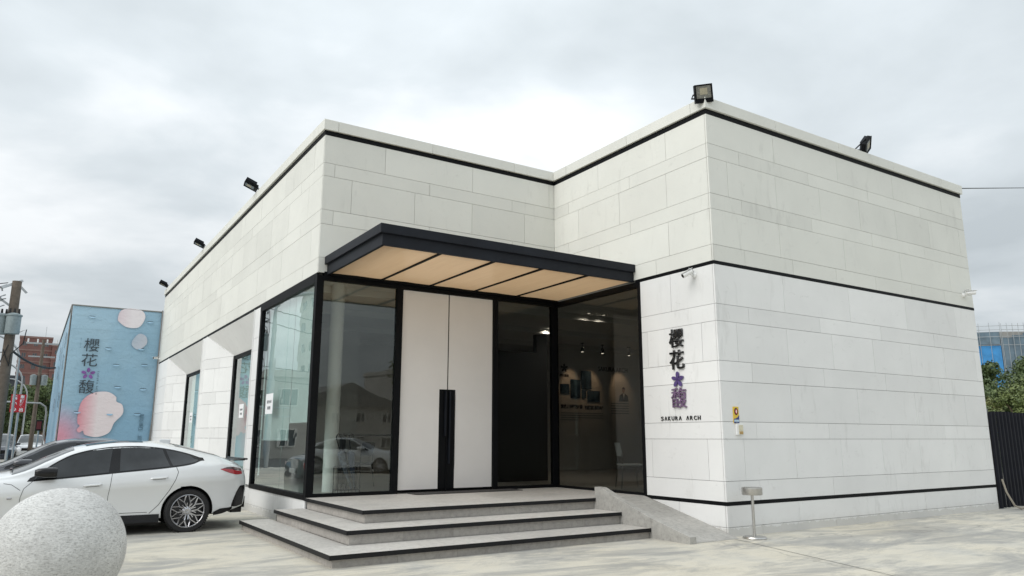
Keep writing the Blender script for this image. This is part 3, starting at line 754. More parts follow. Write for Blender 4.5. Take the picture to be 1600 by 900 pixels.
# ------------------------------------------------------------------ steps and ramp
st = thing('entrance_steps', 'grey stone entrance steps with black nosings in front of the white doors', 'steps')
PX1 = 4.035
lv = [(-.013, -2.549, .324, .497, 0.0), (-.467, -3.187, .146, .324, .13), (-.905, -3.842, .0, .146, .52)]   # x-left, y-front, z0, z1, rear y of the left return
NO = .035; NH = .052
for i, (xl, yf, z0, z1, yr) in enumerate(lv):
    inner = lv[i - 1] if i else None
    # treads: front strip and left return, cut into tiles
    def tiles(x0, x1, y0, y1, pitch, along):
        n = max(1, round(((x1 - x0) if along == 'x' else (y1 - y0)) / pitch))
        for k in range(n):
            mb = MB()
            if along == 'x': mb.box(x0 + (x1 - x0) * k / n + .0015, x0 + (x1 - x0) * (k + 1) / n - .0015, y0 + .0015, y1 - .0015, z1 - .03, z1)
            else: mb.box(x0 + .0015, x1 - .0015, y0 + (y1 - y0) * k / n + .0015, y0 + (y1 - y0) * (k + 1) / n - .0015, z1 - .03, z1)
            mb.build('tread_tile', M['stone2'], st)
    # black nosing along front and left
    if i == 0:
        for k in range(3): tiles(xl + .002, PX1 if k == 0 else PX1, yf + .002 + k * .845, yf + .002 + (k + 1) * .845 - (.0 if k < 2 else 0), 1.2, 'x')
    else:
        tiles(xl + .002, PX1, yf + .002, inner[1] + .03, 1.25, 'x')
        tiles(xl + .002, inner[0] + .03, inner[1] + .031, yr, .9, 'y')
    nb = 4
    for k in range(nb):
        a = xl + (PX1 - xl) * k / nb; b = xl + (PX1 - xl) * (k + 1) / nb
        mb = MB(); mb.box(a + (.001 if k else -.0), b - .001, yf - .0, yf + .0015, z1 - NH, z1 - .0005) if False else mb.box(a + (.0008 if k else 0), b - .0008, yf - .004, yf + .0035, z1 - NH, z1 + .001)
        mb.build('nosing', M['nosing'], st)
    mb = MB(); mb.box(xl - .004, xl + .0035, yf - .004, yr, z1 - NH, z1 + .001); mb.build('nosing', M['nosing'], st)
    # slab under tread (dark, overhang) and risers set back
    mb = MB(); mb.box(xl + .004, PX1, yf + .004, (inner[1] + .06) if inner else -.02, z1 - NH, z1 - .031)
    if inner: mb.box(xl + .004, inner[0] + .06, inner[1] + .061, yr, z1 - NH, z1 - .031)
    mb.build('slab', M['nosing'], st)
    rb = .045; zb = z0 if i < 2 else -.03
    n = 6
    for k in range(n):
        a = xl + rb + (PX1 - xl - rb) * k / n; b = xl + rb + (PX1 - xl - rb) * (k + 1) / n
        mb = MB(); mb.box(a + .0015, b - .0015, yf + rb, yf + rb + .03, zb, z1 - NH - .001); mb.build('riser_tile', M['stone'], st)
    ny = 4
    for k in range(ny):
        a = yf + rb + .031 + (yr - yf - rb - .031) * k / ny; b = yf + rb + .031 + (yr - yf - rb - .031) * (k + 1) / ny
        mb = MB(); mb.box(xl + rb, xl + rb + .03, a + .0015, b - .0015, zb, z1 - NH - .001); mb.build('riser_tile', M['stone'], st)
    if inner:
        mb = MB(); mb.box(xl + rb, inner[0] + .06, yr - .03, yr - .001, zb, z1 - NH - .001); mb.build('riser_tile', M['stone'], st)
mb = MB(); mb.box(.2, PX1 - .02, -2.4, -.02, .0, .44); mb.build('core', M['conc'], st)
# threshold tiles inside door line + platform part beside the parapet
for k in range(2):
    mb = MB(); mb.box(PX1 + .003, W1 - .014, -2.55 + k * 1.27, -2.55 + (k + 1) * 1.27 - .003, z0 + .3, .4955); mb.build('tread_tile', M['stone2'], st)

rp = thing('ramp', 'grey stone ramp with low stepped parapet beside the entrance steps', 'ramp')
ry = [(-2.56, .4955), (-3.02, .385), (-3.58, .25), (-4.12, .12), (-4.58, .005)]
for (y0, z0), (y1, z1) in zip(ry, ry[1:]):
    mb = MB(); mb.prism([(y0 - .002, z0), (y1 + .002, z1), (y1 + .002, -.03), (y0 - .002, -.03)], 'x', 4.172, W1 - .005); mb.build('ramp_tile', M['stone3'], rp)
pp = [(-2.52, .675), (-2.66, .675), (-3.20, .50), (-3.84, .30), (-4.62, .10)]
cutp = [[(-2.52, -.03), (-2.52, .675), (-2.68, .67), (-3.19, .49), (-3.19, -.03)], [(-3.194, -.03), (-3.194, .49), (-3.84, .29), (-3.84, -.03)], [(-3.844, -.03), (-3.844, .29), (-4.62, .10), (-4.62, -.03)]]
for c in cutp:
    mb = MB(); mb.prism(c, 'x', 4.04, 4.168); mb.build('parapet_block', M['stone3'], rp, bevel=.004)

mb = MB(); mb.box(1.80, 4.0, -.44, -.03, FZ + .002, FZ + .014); tag(mb.build('door_mat', M['mat'], bevel=.004), 'dark rubber door mat lying before the white doors', 'door mat')

# ------------------------------------------------------------------ signs on the wall
sg = thing('wall_sign', 'vertical shop sign of black and purple raised characters on the white pillar wall', 'sign', (0, 0, 0))
for ch, zc_, h, wd, yc, mt in (('櫻', 3.125, .315, .325, -3.485, 'letter'), ('花', 2.76, .325, .33, -3.48, 'letter'), ('馥', 2.125, .335, .34, -3.49, 'mauve')):
    put_text('sign_character', ch, h, (W1 - .012, yc, zc_), FACE_X, M[mt], sg, .025, .0 if mt == 'mauve' else .010, wd)
    mb = MB()
    for dy, dz in ((-.06, .05), (.06, -.05)): mb.box(W1 - .013, W1 - .001, yc + dy - .008, yc + dy + .008, zc_ + dz - .008, zc_ + dz + .008)
    mb.build('standoff', M['dkmetal'], sg)
fo = link('sign_blossom', flower_mesh(.135, .025), M['purple'], sg); fo.rotation_euler = FACE_X.to_euler(); fo.location = (W1 - .012, -3.48, 2.425)
mb = MB(); mb.box(W1 - .013, W1 - .001, -3.49, -3.47, 2.41, 2.44); mb.build('standoff', M['dkmetal'], sg)
x_ = -3.055
letters = 'SAKURA ARCH'; step = .87 / 10.4
for k, ch in enumerate(letters):
    if ch == ' ': continue
    put_text('sign_letter', 'Λ' if ch == 'A' else ch, .068, (W1 - .001, x_ - .012 - step * k, 1.79), FACE_X, M['letter'], sg, .014, .006, .058)

ss = thing('security_sign', 'small yellow and navy security plate with red emblem on the right wall', 'sign', (5.43, -D, 1.825))
mb = MB(); mb.box(-.062, .062, -.012, 0, -.125, .13); mb.build('plate', M['yellow'], ss)
mb = MB(); mb.prism([(-.062, -.125), (.062, -.125), (.062, .0), (.03, -.035), (-.02, -.055), (-.062, -.06)], 'y', -.0145, -.0121); mb.build('lower_field', M['navy'], ss)
mb = MB(); mb.box(-.055, .055, -.0165, -.0146, -.105, -.072); mb.build('caption_strip', M['ltblue'], ss)
mb = MB(); mb.prism([(.042 * math.cos(R(a)), .055 + .055 * math.sin(R(a))) for a in range(0, 360, 15)], 'y', -.0150, -.0122); mb.build('emblem_ring', M['letter'], ss)
mb = MB(); mb.prism([(.026 * math.cos(R(a)), .055 + .037 * math.sin(R(a))) for a in range(0, 360, 20)], 'y', -.0172, -.0151); mb.build('emblem', M['red'], ss)
mb = MB(); mb.box(-.008, .008, -.019, -.0173, .03, .08); mb.box(-.016, .016, -.0188, -.0174, .05, .058); mb.build('emblem_mark', M['paper'], ss)
kb = thing('card_reader', 'small aged cream plastic box with stained label under the yellow plate', 'wall box', (5.475, -D, 1.60))
mb = MB(); mb.box(-.075, .075, -.035, 0, -.085, .09); mb.build('housing', M['white'], kb, bevel=.006)
mb = MB(); mb.box(-.03, .065, -.04, -.0352, -.075, .07); mb.build('cover', M['cream'], kb)
mb = MB(); mb.box(-.02, .06, -.043, -.0402, -.07, -.03); mb.build('stained_label', simple('rusty_label', (.45, .30, .12), .7, var=.3, scale=40), kb)
mb = MB(); mb.tube([(-.045, -.02, .0895), (-.045, -.012, .14), (-.03, -.006, .17)], .005, 6); mb.build('cable', M['galv'], kb)

# paper notices on the side windows
for i, (x, yc, zc_, wd, hg) in enumerate(((.026, 2.72, 2.13, .52, .40), (RX + .01, 6.95, 2.12, .44, .34), (RX + .01, 13.85, 2.11, .5, .32))):
    n = thing('paper_notice', ['white paper notice with two lines stuck on the corner side glass', 'white paper notice on the glass of the nearer recessed window', 'white paper notice on the glass of the farther recessed window'][i], 'notice', (x, yc, zc_), 0, 'paper notices on the side windows')
    mb = MB(); mb.box(-.002, 0, -wd / 2, wd / 2, -hg / 2, hg / 2); mb.build('sheet', M['paper'], n)
    put_text('print_line', '請勿停車', hg * .17, (-.003, 0, hg * .10), FACE_X, M['ink'], n, .0005, .01, wd * .62)
    put_text('print_line', '謝謝', hg * .17, (-.003, 0, -hg * .2), FACE_X, M['ink'], n, .0005, .01, wd * .45)

# ------------------------------------------------------------------ floodlights, cameras
def floodlight(label, loc, aim, size, roll=0.0, arm=None):
    o = thing('floodlight', label, 'floodlight', loc, 0, 'floodlights on the roof edge')
    d = Vector(aim).normalized(); q = d.to_track_quat('-Y', 'Z').to_matrix() @ Matrix.Rotation(roll, 3, 'Y')
    c = Vector((0, 0, .2)) if arm is None else Vector(arm)
    s = size; T = lambda x, y, z: c + q @ Vector((x, y, z))
    mb = MB(); mb.obox(T(0, .02, 0), s, .07, s, q); mb.build('housing', M['black'], o, bevel=.008)
    mb = MB()
    for sx, sz, w_, h_ in ((0, .46, 1.0, .08), (0, -.38, 1.0, .24), (-.46, .04, .08, .76), (.46, .04, .08, .76)):
        mb.obox(T(sx * s, -.024, sz * s), w_ * s, .02, h_ * s, q)
    mb.build('bezel', M['black'], o)
    mb = MB(); mb.obox(T(0, -.018, .08 * s), .84 * s, .006, .68 * s, q); mb.build('lens', M['lens'], o)
    mb = MB(); mb.obox(T(0, -.0225, .12 * s), .42 * s, .003, .36 * s, q); mb.build('reflector', M['lamptan'], o)
    mb = MB()
    for k in range(8): mb.obox(T((-.42 + .12 * k) * s, .08, .1 * s), .008, .06, .8 * s, q)
    mb.build('cooling_fin', M['dkmetal'], o)
    mb = MB(); base = Vector((0, 0, 0)); e1, e2 = T(-.54 * s, .03, 0), T(.54 * s, .03, 0)
    b1 = base + (q @ Vector((-.5 * s, 0, 0))) * Vector((1, 1, 0)) if False else base + Vector(((q @ Vector((-.45 * s, 0, 0))).x, (q @ Vector((-.45 * s, 0, 0))).y, .012))
    b2 = base + Vector(((q @ Vector((.45 * s, 0, 0))).x, (q @ Vector((.45 * s, 0, 0))).y, .012))
    mb.tube([e1, b1, b2, e2], .014, 6); mb.build('bracket', M['black'], o)
    mb = MB(); mb.tube([T(.1 * s, .08, -.3 * s), base + Vector((.05, .1, .1)), base + Vector((.12, .18, .02)), base + Vector((.2, .3, .012))], .008, 6); mb.build('cable', M['cable'], o)
floodlight('black floodlight on the near roof corner of the right block, glass facing the forecourt', (5.10, -4.27, 7.15), (-.50, -.85, -.33), .305, R(-8), (-.04, -.13, .045))
floodlight('black floodlight tilted sideways on the long right roof edge', (9.55, -4.25, 7.15), (.26, -.66, -.30), .31, R(38), (.24, -.16, .15))
for i, y in enumerate((4.9, 11.3, 18.55)):
    floodlight(['nearest of three black floodlights along the left roof edge', 'middle of three black floodlights along the left roof edge', 'farthest of three black floodlights along the left roof edge'][i], (.04, y, 7.15), (-.40, .06, -.91), .32, 0, (-.20, 0, .15))
def bullet(label, loc, aim, wall):
    o = thing('security_camera', label, 'security camera', loc, 0, 'white bullet cameras')
    d = Vector(aim).normalized(); wv = Vector(wall)
    j = -wv * .13 + Vector((0, 0, .03))
    mb = MB(); q = wv.to_track_quat('Z', 'Y').to_matrix(); pr_ = [(0, 0), (.05, 0), (.05, -.02), (.03, -.045), (0, -.045)]
    tmp = MB(); tmp.lathe(pr_, n=16); mb._add([q @ Vector(v) for v in tmp.v], tmp.f); mb.build('mount', M['white'], o, smooth=True)
    mb = MB(); mb.tube([-wv * .04, -wv * .10, j], .016, 8); mb.build('arm', M['white'], o, smooth=True)
    mb = MB(); mb.tube([j - d * .06, j - d * .055, j + d * .13, j + d * .135], [.02, .04, .042, .036], 14); mb.build('body', M['white'], o, smooth=True)
    mb = MB(); mb.tube([j + d * .128, j + d * .137], .033, 14); mb.build('lens', M['letter'], o)
    mb = MB(); up = Vector((0, 0, 1)); qq = d.to_track_quat('Y', 'Z').to_matrix(); mb.obox(j + d * .05 + (qq @ Vector((0, 0, .047))), .085, .25, .006, qq); mb.build('sun_shield', M['white'], o)
    mb = MB(); mb.tube([-wv * .02 + Vector((0, 0, .045)), -wv * .05 + Vector((0, 0, .10)), j + Vector((0, 0, .075)), j - d * .05], .006, 6); mb.build('cable', M['galv'], o)
bullet('white bullet camera under the black band on the sign wall', (W1, -3.95, 4.13), (-.72, .25, -.42), (1, 0, 0))
bullet('white bullet camera high on the far right end of the wall', (13.02, -D, 4.55), (.75, -.5, .05), (0, 1, 0))
bullet('white bullet camera at the far left end of the side wall near the banner', (0, 18.8, 4.43), (-.75, -.5, -.1), (1, 0, 0))

# ------------------------------------------------------------------ ashtray, sphere
a = thing('ashtray_stand', 'brushed steel pedestal ashtray standing by the right block corner', 'ashtray', (5.33, -4.68, 0))
mb = MB(); mb.lathe([(0, 0), (.17, 0), (.175, .012), (.165, .03), (.03, .036), (0, .036)], n=36); mb.build('base', M['steel'], a, smooth=True)
mb = MB(); mb.lathe([(.022, .034), (.022, .63)], n=16); mb.build('post', M['steel'], a, smooth=True)
mb = MB(); mb.lathe([(0, .63), (.145, .63), (.152, .64), (.152, .735), (.146, .74), (.138, .735), (.138, .68), (0, .675)], n=40); mb.build('bowl', M['steel'], a, smooth=True)

me = bpy.data.meshes.new('stone_sphere'); bm = bmesh.new(); bmesh.ops.create_icosphere(bm, subdivisions=6, radius=.522)
from mathutils import noise as mn
for v in bm.verts: v.co *= 1 + .0035 * mn.noise(v.co * 5) + .0018 * mn.noise(v.co * 22)
bm.to_mesh(me); bm.free()
o = link('stone_sphere', me, M['sphere'], smooth=True); o.location = (-3.629, -4.77, .518)
tag(o, 'large rough pale stone ball standing on the forecourt before the white car', 'stone ball')

# ------------------------------------------------------------------ cars
def pchip(pts):
    X = np.array([p[0] for p in pts], float); Y = np.array([p[1] for p in pts], float)
    h = np.diff(X); d = np.diff(Y) / h; m = np.zeros(len(X)); m[0], m[-1] = d[0], d[-1]
    for i in range(1, len(X) - 1):
        if d[i - 1] * d[i] > 0:
            w1, w2 = 2 * h[i] + h[i - 1], h[i] + 2 * h[i - 1]; m[i] = (w1 + w2) / (w1 / d[i - 1] + w2 / d[i])
    def f(x):
        x = min(max(x, X[0]), X[-1]); i = min(int(np.searchsorted(X, x, side='right')) - 1, len(h) - 1); i = max(i, 0)
        t = (x - X[i]) / h[i]
        return float((2*t**3-3*t**2+1)*Y[i] + (t**3-2*t**2+t)*h[i]*m[i] + (-2*t**3+3*t**2)*Y[i+1] + (t**3-t**2)*h[i]*m[i+1])
    return f
class Shape:
    def __init__(s, P):
        s.P = P
        for k in ('top', 'belt', 'hw', 'rail', 'drop', 'sill'): setattr(s, k, pchip(P[k]))
        s.x0, s.x1 = P['top'][0][0], P['top'][-1][0]
        s.shear = P.get('shear', lambda x, z: 0.0)
        s.cache = {}
    def prof(s, x):
        k = round(x, 4)
        if k in s.cache: return s.cache[k]
        W, zb, zt, yr, dr, zs = s.hw(x), s.belt(x), s.top(x), s.rail(x), s.drop(x), s.sill(x)
        zt = max(zt, zb + .02); rz = max(zt - dr, zb + .006); yr = min(yr, W * .955)
        m = zs + (zb - zs)
        K = [(0, zs), (W*.60, zs), (W*.88, zs+.005), (W*.94, zs+.05), (W*.945, zs + .28*(zb-zs)), (W*.982, zs + .60*(zb-zs)), (W, zs + .69*(zb-zs)), (W*.975, zs+.90*(zb-zs)), (W*.94, zb)]
        yb = W*.925
        K += [(yb + (yr-yb)*.36, zb + (rz-zb)*.36), (yb + (yr-yb)*.72, zb + (rz-zb)*.75), (yr, rz), (yr*.80, zt - dr*.45), (yr*.5, zt - dr*.14), (yr*.22, zt - dr*.02), (0, zt)]
        K = np.array(K); P = []
        for i in range(len(K) - 1):
            p0 = K[max(i-1, 0)]; p1 = K[i]; p2 = K[i+1]; p3 = K[min(i+2, len(K)-1)]
            t1 = (p2-p0)/2; t2 = (p3-p1)/2; L = np.linalg.norm(p2-p1)
            for t in (t1, t2):
                n_ = np.linalg.norm(t)
                if n_ > 1.2*L: t *= 1.2*L/n_
            for j in range(2):
                t = j/2; P.append((2*t**3-3*t**2+1)*p1 + (t**3-2*t**2+t)*t1 + (-2*t**3+3*t**2)*p2 + (t**3-t**2)*t2)
        P.append(K[-1]); P = np.array(P); s.cache[k] = P; return P
    def side(s, x, z):
        """half width of the skin at (x, z)"""
        P = s.prof(x)[6:]; 
        for a, b in zip(P, P[1:]):
            if (a[1] <= z <= b[1]) and b[1] > a[1]: return float(a[0] + (b[0]-a[0])*(z-a[1])/(b[1]-a[1]))
        return float(P[0][0] if z < P[0][1] else P[-1][0])
    def skin(s, x, z, off=0.0, sgn=-1):
        return (x + s.shear(x, z), sgn * (s.side(x, z) + off), z)
    def upper(s, x, f, off=0.0):
        """point on the roof at fraction f of the rail width"""
        yr = s.rail(x); P = s.prof(x); y = abs(f) * yr
        Q = P[-12:]
        z = float(Q[-1][1])
        for a, b in zip(Q, Q[1:]):
            if b[0] <= y <= a[0] and a[0] > b[0]: z = float(b[1] + (a[1]-b[1])*(y-b[0])/(a[0]-b[0]))
        return (x + s.shear(x, z), f * yr, z + off)
def car(name, label, cat, P, paint, loc, rz, group=None, detail=True):
    sh = Shape(P); o = thing(name, label, cat, loc, rz, group)
    xs = sorted(set(list(np.linspace(sh.x0, sh.x1, 60).round(4)) + [sh.x0 + .012, sh.x0 + .03, sh.x1 - .012, sh.x1 - .03]))
    rings = []
    for x in xs:
        p = sh.prof(x); L = [(x + sh.shear(x, q[1]), -q[0], q[1]) for q in p]; Rr = [(x + sh.shear(x, q[1]), q[0], q[1]) for q in p[::-1]][1:-1]
        rings.append(L + Rr)
    mb = MB(); n = len(rings[0])
    mb._add([v for r in rings for v in r], [(i*n+k, i*n+(k+1) % n, (i+1)*n+(k+1) % n, (i+1)*n+k) for i in range(len(rings)-1) for k in range(n)] + [tuple(range(n))[::-1], tuple((len(rings)-1)*n+k for k in range(n))])
    body = mb.build('body', [paint, M['carunder']], o, smooth=False)
    # wheel arches
    R_ = P['arch']; cut = MB()
    for wx in P['wx']:
        cut.lathe([(0, -1.2), (R_, -1.2), (R_, -.58), (0, -.58)], (wx, 0, P['wz']), 40, 'y'); cut.lathe([(0, .58), (R_, .58), (R_, 1.2), (0, 1.2)], (wx, 0, P['wz']), 40, 'y')
    cm = cut.mesh('cutter'); bm = bmesh.new(); bm.from_mesh(cm); bmesh.ops.remove_doubles(bm, verts=bm.verts, dist=1e-5); bmesh.ops.recalc_face_normals(bm, faces=bm.faces); bm.to_mesh(cm); bm.free()
    co = bpy.data.objects.new('cutter', cm); COL.objects.link(co)
    md = body.modifiers.new('b', 'BOOLEAN'); md.operation = 'DIFFERENCE'; md.object = co; md.solver = 'EXACT'
    co.parent = o
    bpy.context.view_layer.update()
    m2 = bpy.data.meshes.new_from_object(body.evaluated_get(bpy.context.evaluated_depsgraph_get()))
    body.modifiers.clear(); bpy.data.objects.remove(co)
    body.data = m2; m2.materials.clear(); m2.materials.append(paint); m2.materials.append(M['carunder'])
    for f in m2.polygons:
        c = f.center
        f.material_index = 0; f.use_smooth = True
        for wx in P['wx']:
            if (c.x-wx)**2 + (c.z-P['wz'])**2 < (R_*1.004)**2 and abs(c.y) > .5: f.material_index = 1
        if f.normal.z < -.8 and c.z < .3: f.material_index = 1
    try: m2.set_sharp_from_angle(angle=R(32))
    except Exception: pass
    # wheels
    def wheel(wx, sg):
        mb = MB(); r = P['wr']
        mb.lathe([(.05, -.06), (r*.62, -.05), (r*.62, -.03), (.05, -.02)], n=36, ax='y'); mb.lathe([(r*.74, -.13), (r*.74, .10)], n=40, ax='y'); mb.lathe([(0, -.02), (r*.72, -.01)], n=30, ax='y')
        wv = mb.build('wheel', M['disc'], o, smooth=True); wv.location = (wx, sg*(sh.hw(wx) - .125), P['wz'])
        if sg > 0: wv.rotation_euler = (0, 0, math.pi)
        mb = MB(); mb.lathe([(r*.745, -.115), (r*.80, -.122), (r*.93, -.118), (r*.985, -.095), (r, -.05), (r, .05), (r*.985, .095), (r*.93, .118), (r*.745, .11)], n=56, ax='y'); 
        for k in range(60):
            aa = 2*math.pi*k/60
            mb.obox((r*1.0*math.cos(aa), -.085, r*1.0*math.sin(aa)), .006, .05, .012, Matrix.Rotation(-aa, 3, 'Y'))
        mb.build('tyre', M['tyre'], wv, smooth=True)
        mb = MB(); mb.lathe([(r*.745, -.112), (r*.755, -.124), (r*.73, -.128), (r*.705, -.118), (r*.70, -.07)], n=56, ax='y')
        ns = P.get('spokes', 10)
        mb.lathe([(0, -.105), (.035, -.108), (.055, -.10), (.075, -.085), (.075, -.05)], n=24, ax='y')
        for k in range(ns):
            a0 = 2*math.pi*k/ns
            if ns == 10:
                segs = [((.06, a0), (.145, a0 + .10), .018), ((.145, a0+.10), (r*.72, a0 - .17), .015), ((.145, a0 + .10), (r*.72, a0 + .33), .013), ((.06, a0), (.13, a0 - .2), .015)]
            else: segs = [((.05, a0), (r*.72, a0), .045)]
            for (r0, b0), (r1, b1), wd in segs:
                p, q = Vector((r0*math.cos(b0), -.095, r0*math.sin(b0))), Vector((r1*math.cos(b1), -.118, r1*math.sin(b1)))
                d = (q-p); L = d.length; ql = d.to_track_quat('X', 'Y').to_matrix()
                mb.obox((p+q)/2, L, .022, wd, ql) if False else mb.obox((p+q)/2, L, wd if abs((ql @ Vector((0,1,0))).y) < .5 else .02, .02 if abs((ql @ Vector((0,1,0))).y) < .5 else wd, ql)
        for k in range(5):
            aa = 2*math.pi*k/5; mb.lathe([(0, -.112), (.009, -.112), (.009, -.09)], (.04*math.cos(aa), 0, .04*math.sin(aa)), 8, 'y')
        mb.build('rim', M['rim'], wv, smooth=False)
    for wx in P['wx']:
        for sg in (-1, 1): wheel(wx, sg)
    # glass on the sides
    for sg in (-1, 1):
        def patch(nm, mat, lo, hi, xl, xr, off, nx=26, nz=8, parent=o):
            G = []
            for j in range(nz + 1):
                v = j/nz; row = []
                for i in range(nx + 1):
                    u = i/nx; x = (xl[0]+(xl[1]-xl[0])*v) + ((xr[0]+(xr[1]-xr[0])*v) - (xl[0]+(xl[1]-xl[0])*v))*u
                    a, b = lo(x), hi(x); row.append(sh.skin(x, a + (b-a)*v, off, sg))
                G.append(row)
            m_ = MB(); m_.grid(G)
            return m_.build(nm, mat, parent, smooth=True)
        lo, hi = pchip(P['wlo']), pchip(P['whi']); e = P['wlo'][0][0], P['wlo'][-1][0]
        patch('window_surround', M['carblack'], lambda x: lo(x) - .016, lambda x: hi(x) + .018, (e[0] - .05, e[0] - .02), (e[1] + .05, e[1] + .03), .003, 44)
        for xl, xr in P['wins']: patch('side_window', M['carglass'], lambda x: lo(x) + .006, lambda x: hi(x) - .006, xl, xr, .007)
        # seams as fine recess lines
        for line in P['seams']:
            pts = []
            for (xa, za), (xb, zb_) in zip(line, line[1:]):
                for k in range(8): pts.append((xa+(xb-xa)*k/8, za+(zb_-za)*k/8))
            pts.append(line[-1])
            m_ = MB(); m_.tube([sh.skin(x, z, -.001, sg) for x, z in pts], .0042, 5); m_.build('door_seam', M['carunder'], o)
        for hx, hz in P['handles']:
            m_ = MB()
            q0 = [Vector(sh.skin(hx + dx, hz + dx*.06, off_, sg)) for dx, off_ in ((-.12, .0), (-.10, .022), (0, .028), (.10, .022), (.12, .0))]
            m_.tube(q0, [.010, .015, .016, .015, .010], 8); m_.build('door_handle', paint, o, smooth=True)
            m_ = MB(); m_.tube([sh.skin(hx + dx, hz - .012 + dx*.06, -.004, sg) for dx in (-.09, 0, .09)], .014, 8); m_.build('handle_recess', M['carunder'], o, smooth=True)
        # mirror
        mx_, mz = P['mirror']; y_ = sh.side(mx_, mz); 
        m_ = MB(); secs = [(-.19, .45, .55), (-.15, .85, .8), (-.05, 1.0, 1.0), (.05, 1.0, 1.0), (.085, .92, .95), (.09, .80, .85)]
        # housing lofted along x, elliptic sections
        ring = []
        for dx, fy, fz in secs:
            ring.append([(mx_ + dx + .10, sg*(y_ + .15 + .115*fy*math.copysign(abs(math.cos(t))**.6, math.cos(t))), mz + .035 + .072*fz*math.copysign(abs(math.sin(t))**.6, math.sin(t))) for t in [2*math.pi*k/16 for k in range(16)]])
        m_._add([v for r in ring for v in r], [(i*16+k, i*16+(k+1) % 16, (i+1)*16+(k+1) % 16, (i+1)*16+k) for i in range(len(ring)-1) for k in range(16)] + [tuple(range(16)), tuple((len(ring)-1)*16+k for k in range(16))])
        mr = m_.build('mirror', M['carblack'] if P.get('blackmirror') else paint, o, smooth=True)
        m_ = MB(); m_.tube([(mx_ + .05, sg*(y_ - .03), mz - .03), (mx_ + .06, sg*(y_ + .10), mz - .01)], .028, 8); m_.build('mirror_arm', M['carblack'], mr, smooth=True)
        # skirt
        a, b = P['wx'][0] + R_ + .02, P['wx'][1] - R_ - .02; zs = sh.sill(0)
        m_ = MB(); m_.grid([[(x, sg*(sh.side(x, zs + .10) + dy), z) for x in np.linspace(a, b, 10)] for dy, z in ((-.02, zs + .10), (.004, zs + .085), (.018, zs - .03), (-.03, zs - .07), (-.35, zs - .05))]); m_.build('side_skirt', M['carblack'], o)
        # lamps on the side skin
        for nm, mat, poly in P['lamps']:
            l2, h2 = pchip([(p[0], p[1]) for p in poly]), pchip([(p[0], p[2]) for p in poly])
            patch(nm, M[mat], l2, h2, (poly[0][0],)*2, (poly[-1][0],)*2, .006 if mat != 'carblack' else .004, 14, 6)
    # screens
    for nm, xa, xb, fa, fb, mat in P['screens']:
        m_ = MB(); G = []
        for i in range(13):
            x = xa + (xb-xa)*i/12; f = fa + (fb-fa)*i/12; G.append([sh.upper(x, f*(k/6-1), .006) for k in range(13)])
        m_.grid(G); m_.build(nm, M[mat], o, smooth=True)
    # extra solid bits
    for nm, mat, boxes in P['extras']:
        m_ = MB()
        for b in boxes: m_.box(*b)
        m_.build(nm, M[mat], o, bevel=.006)
    return o, sh
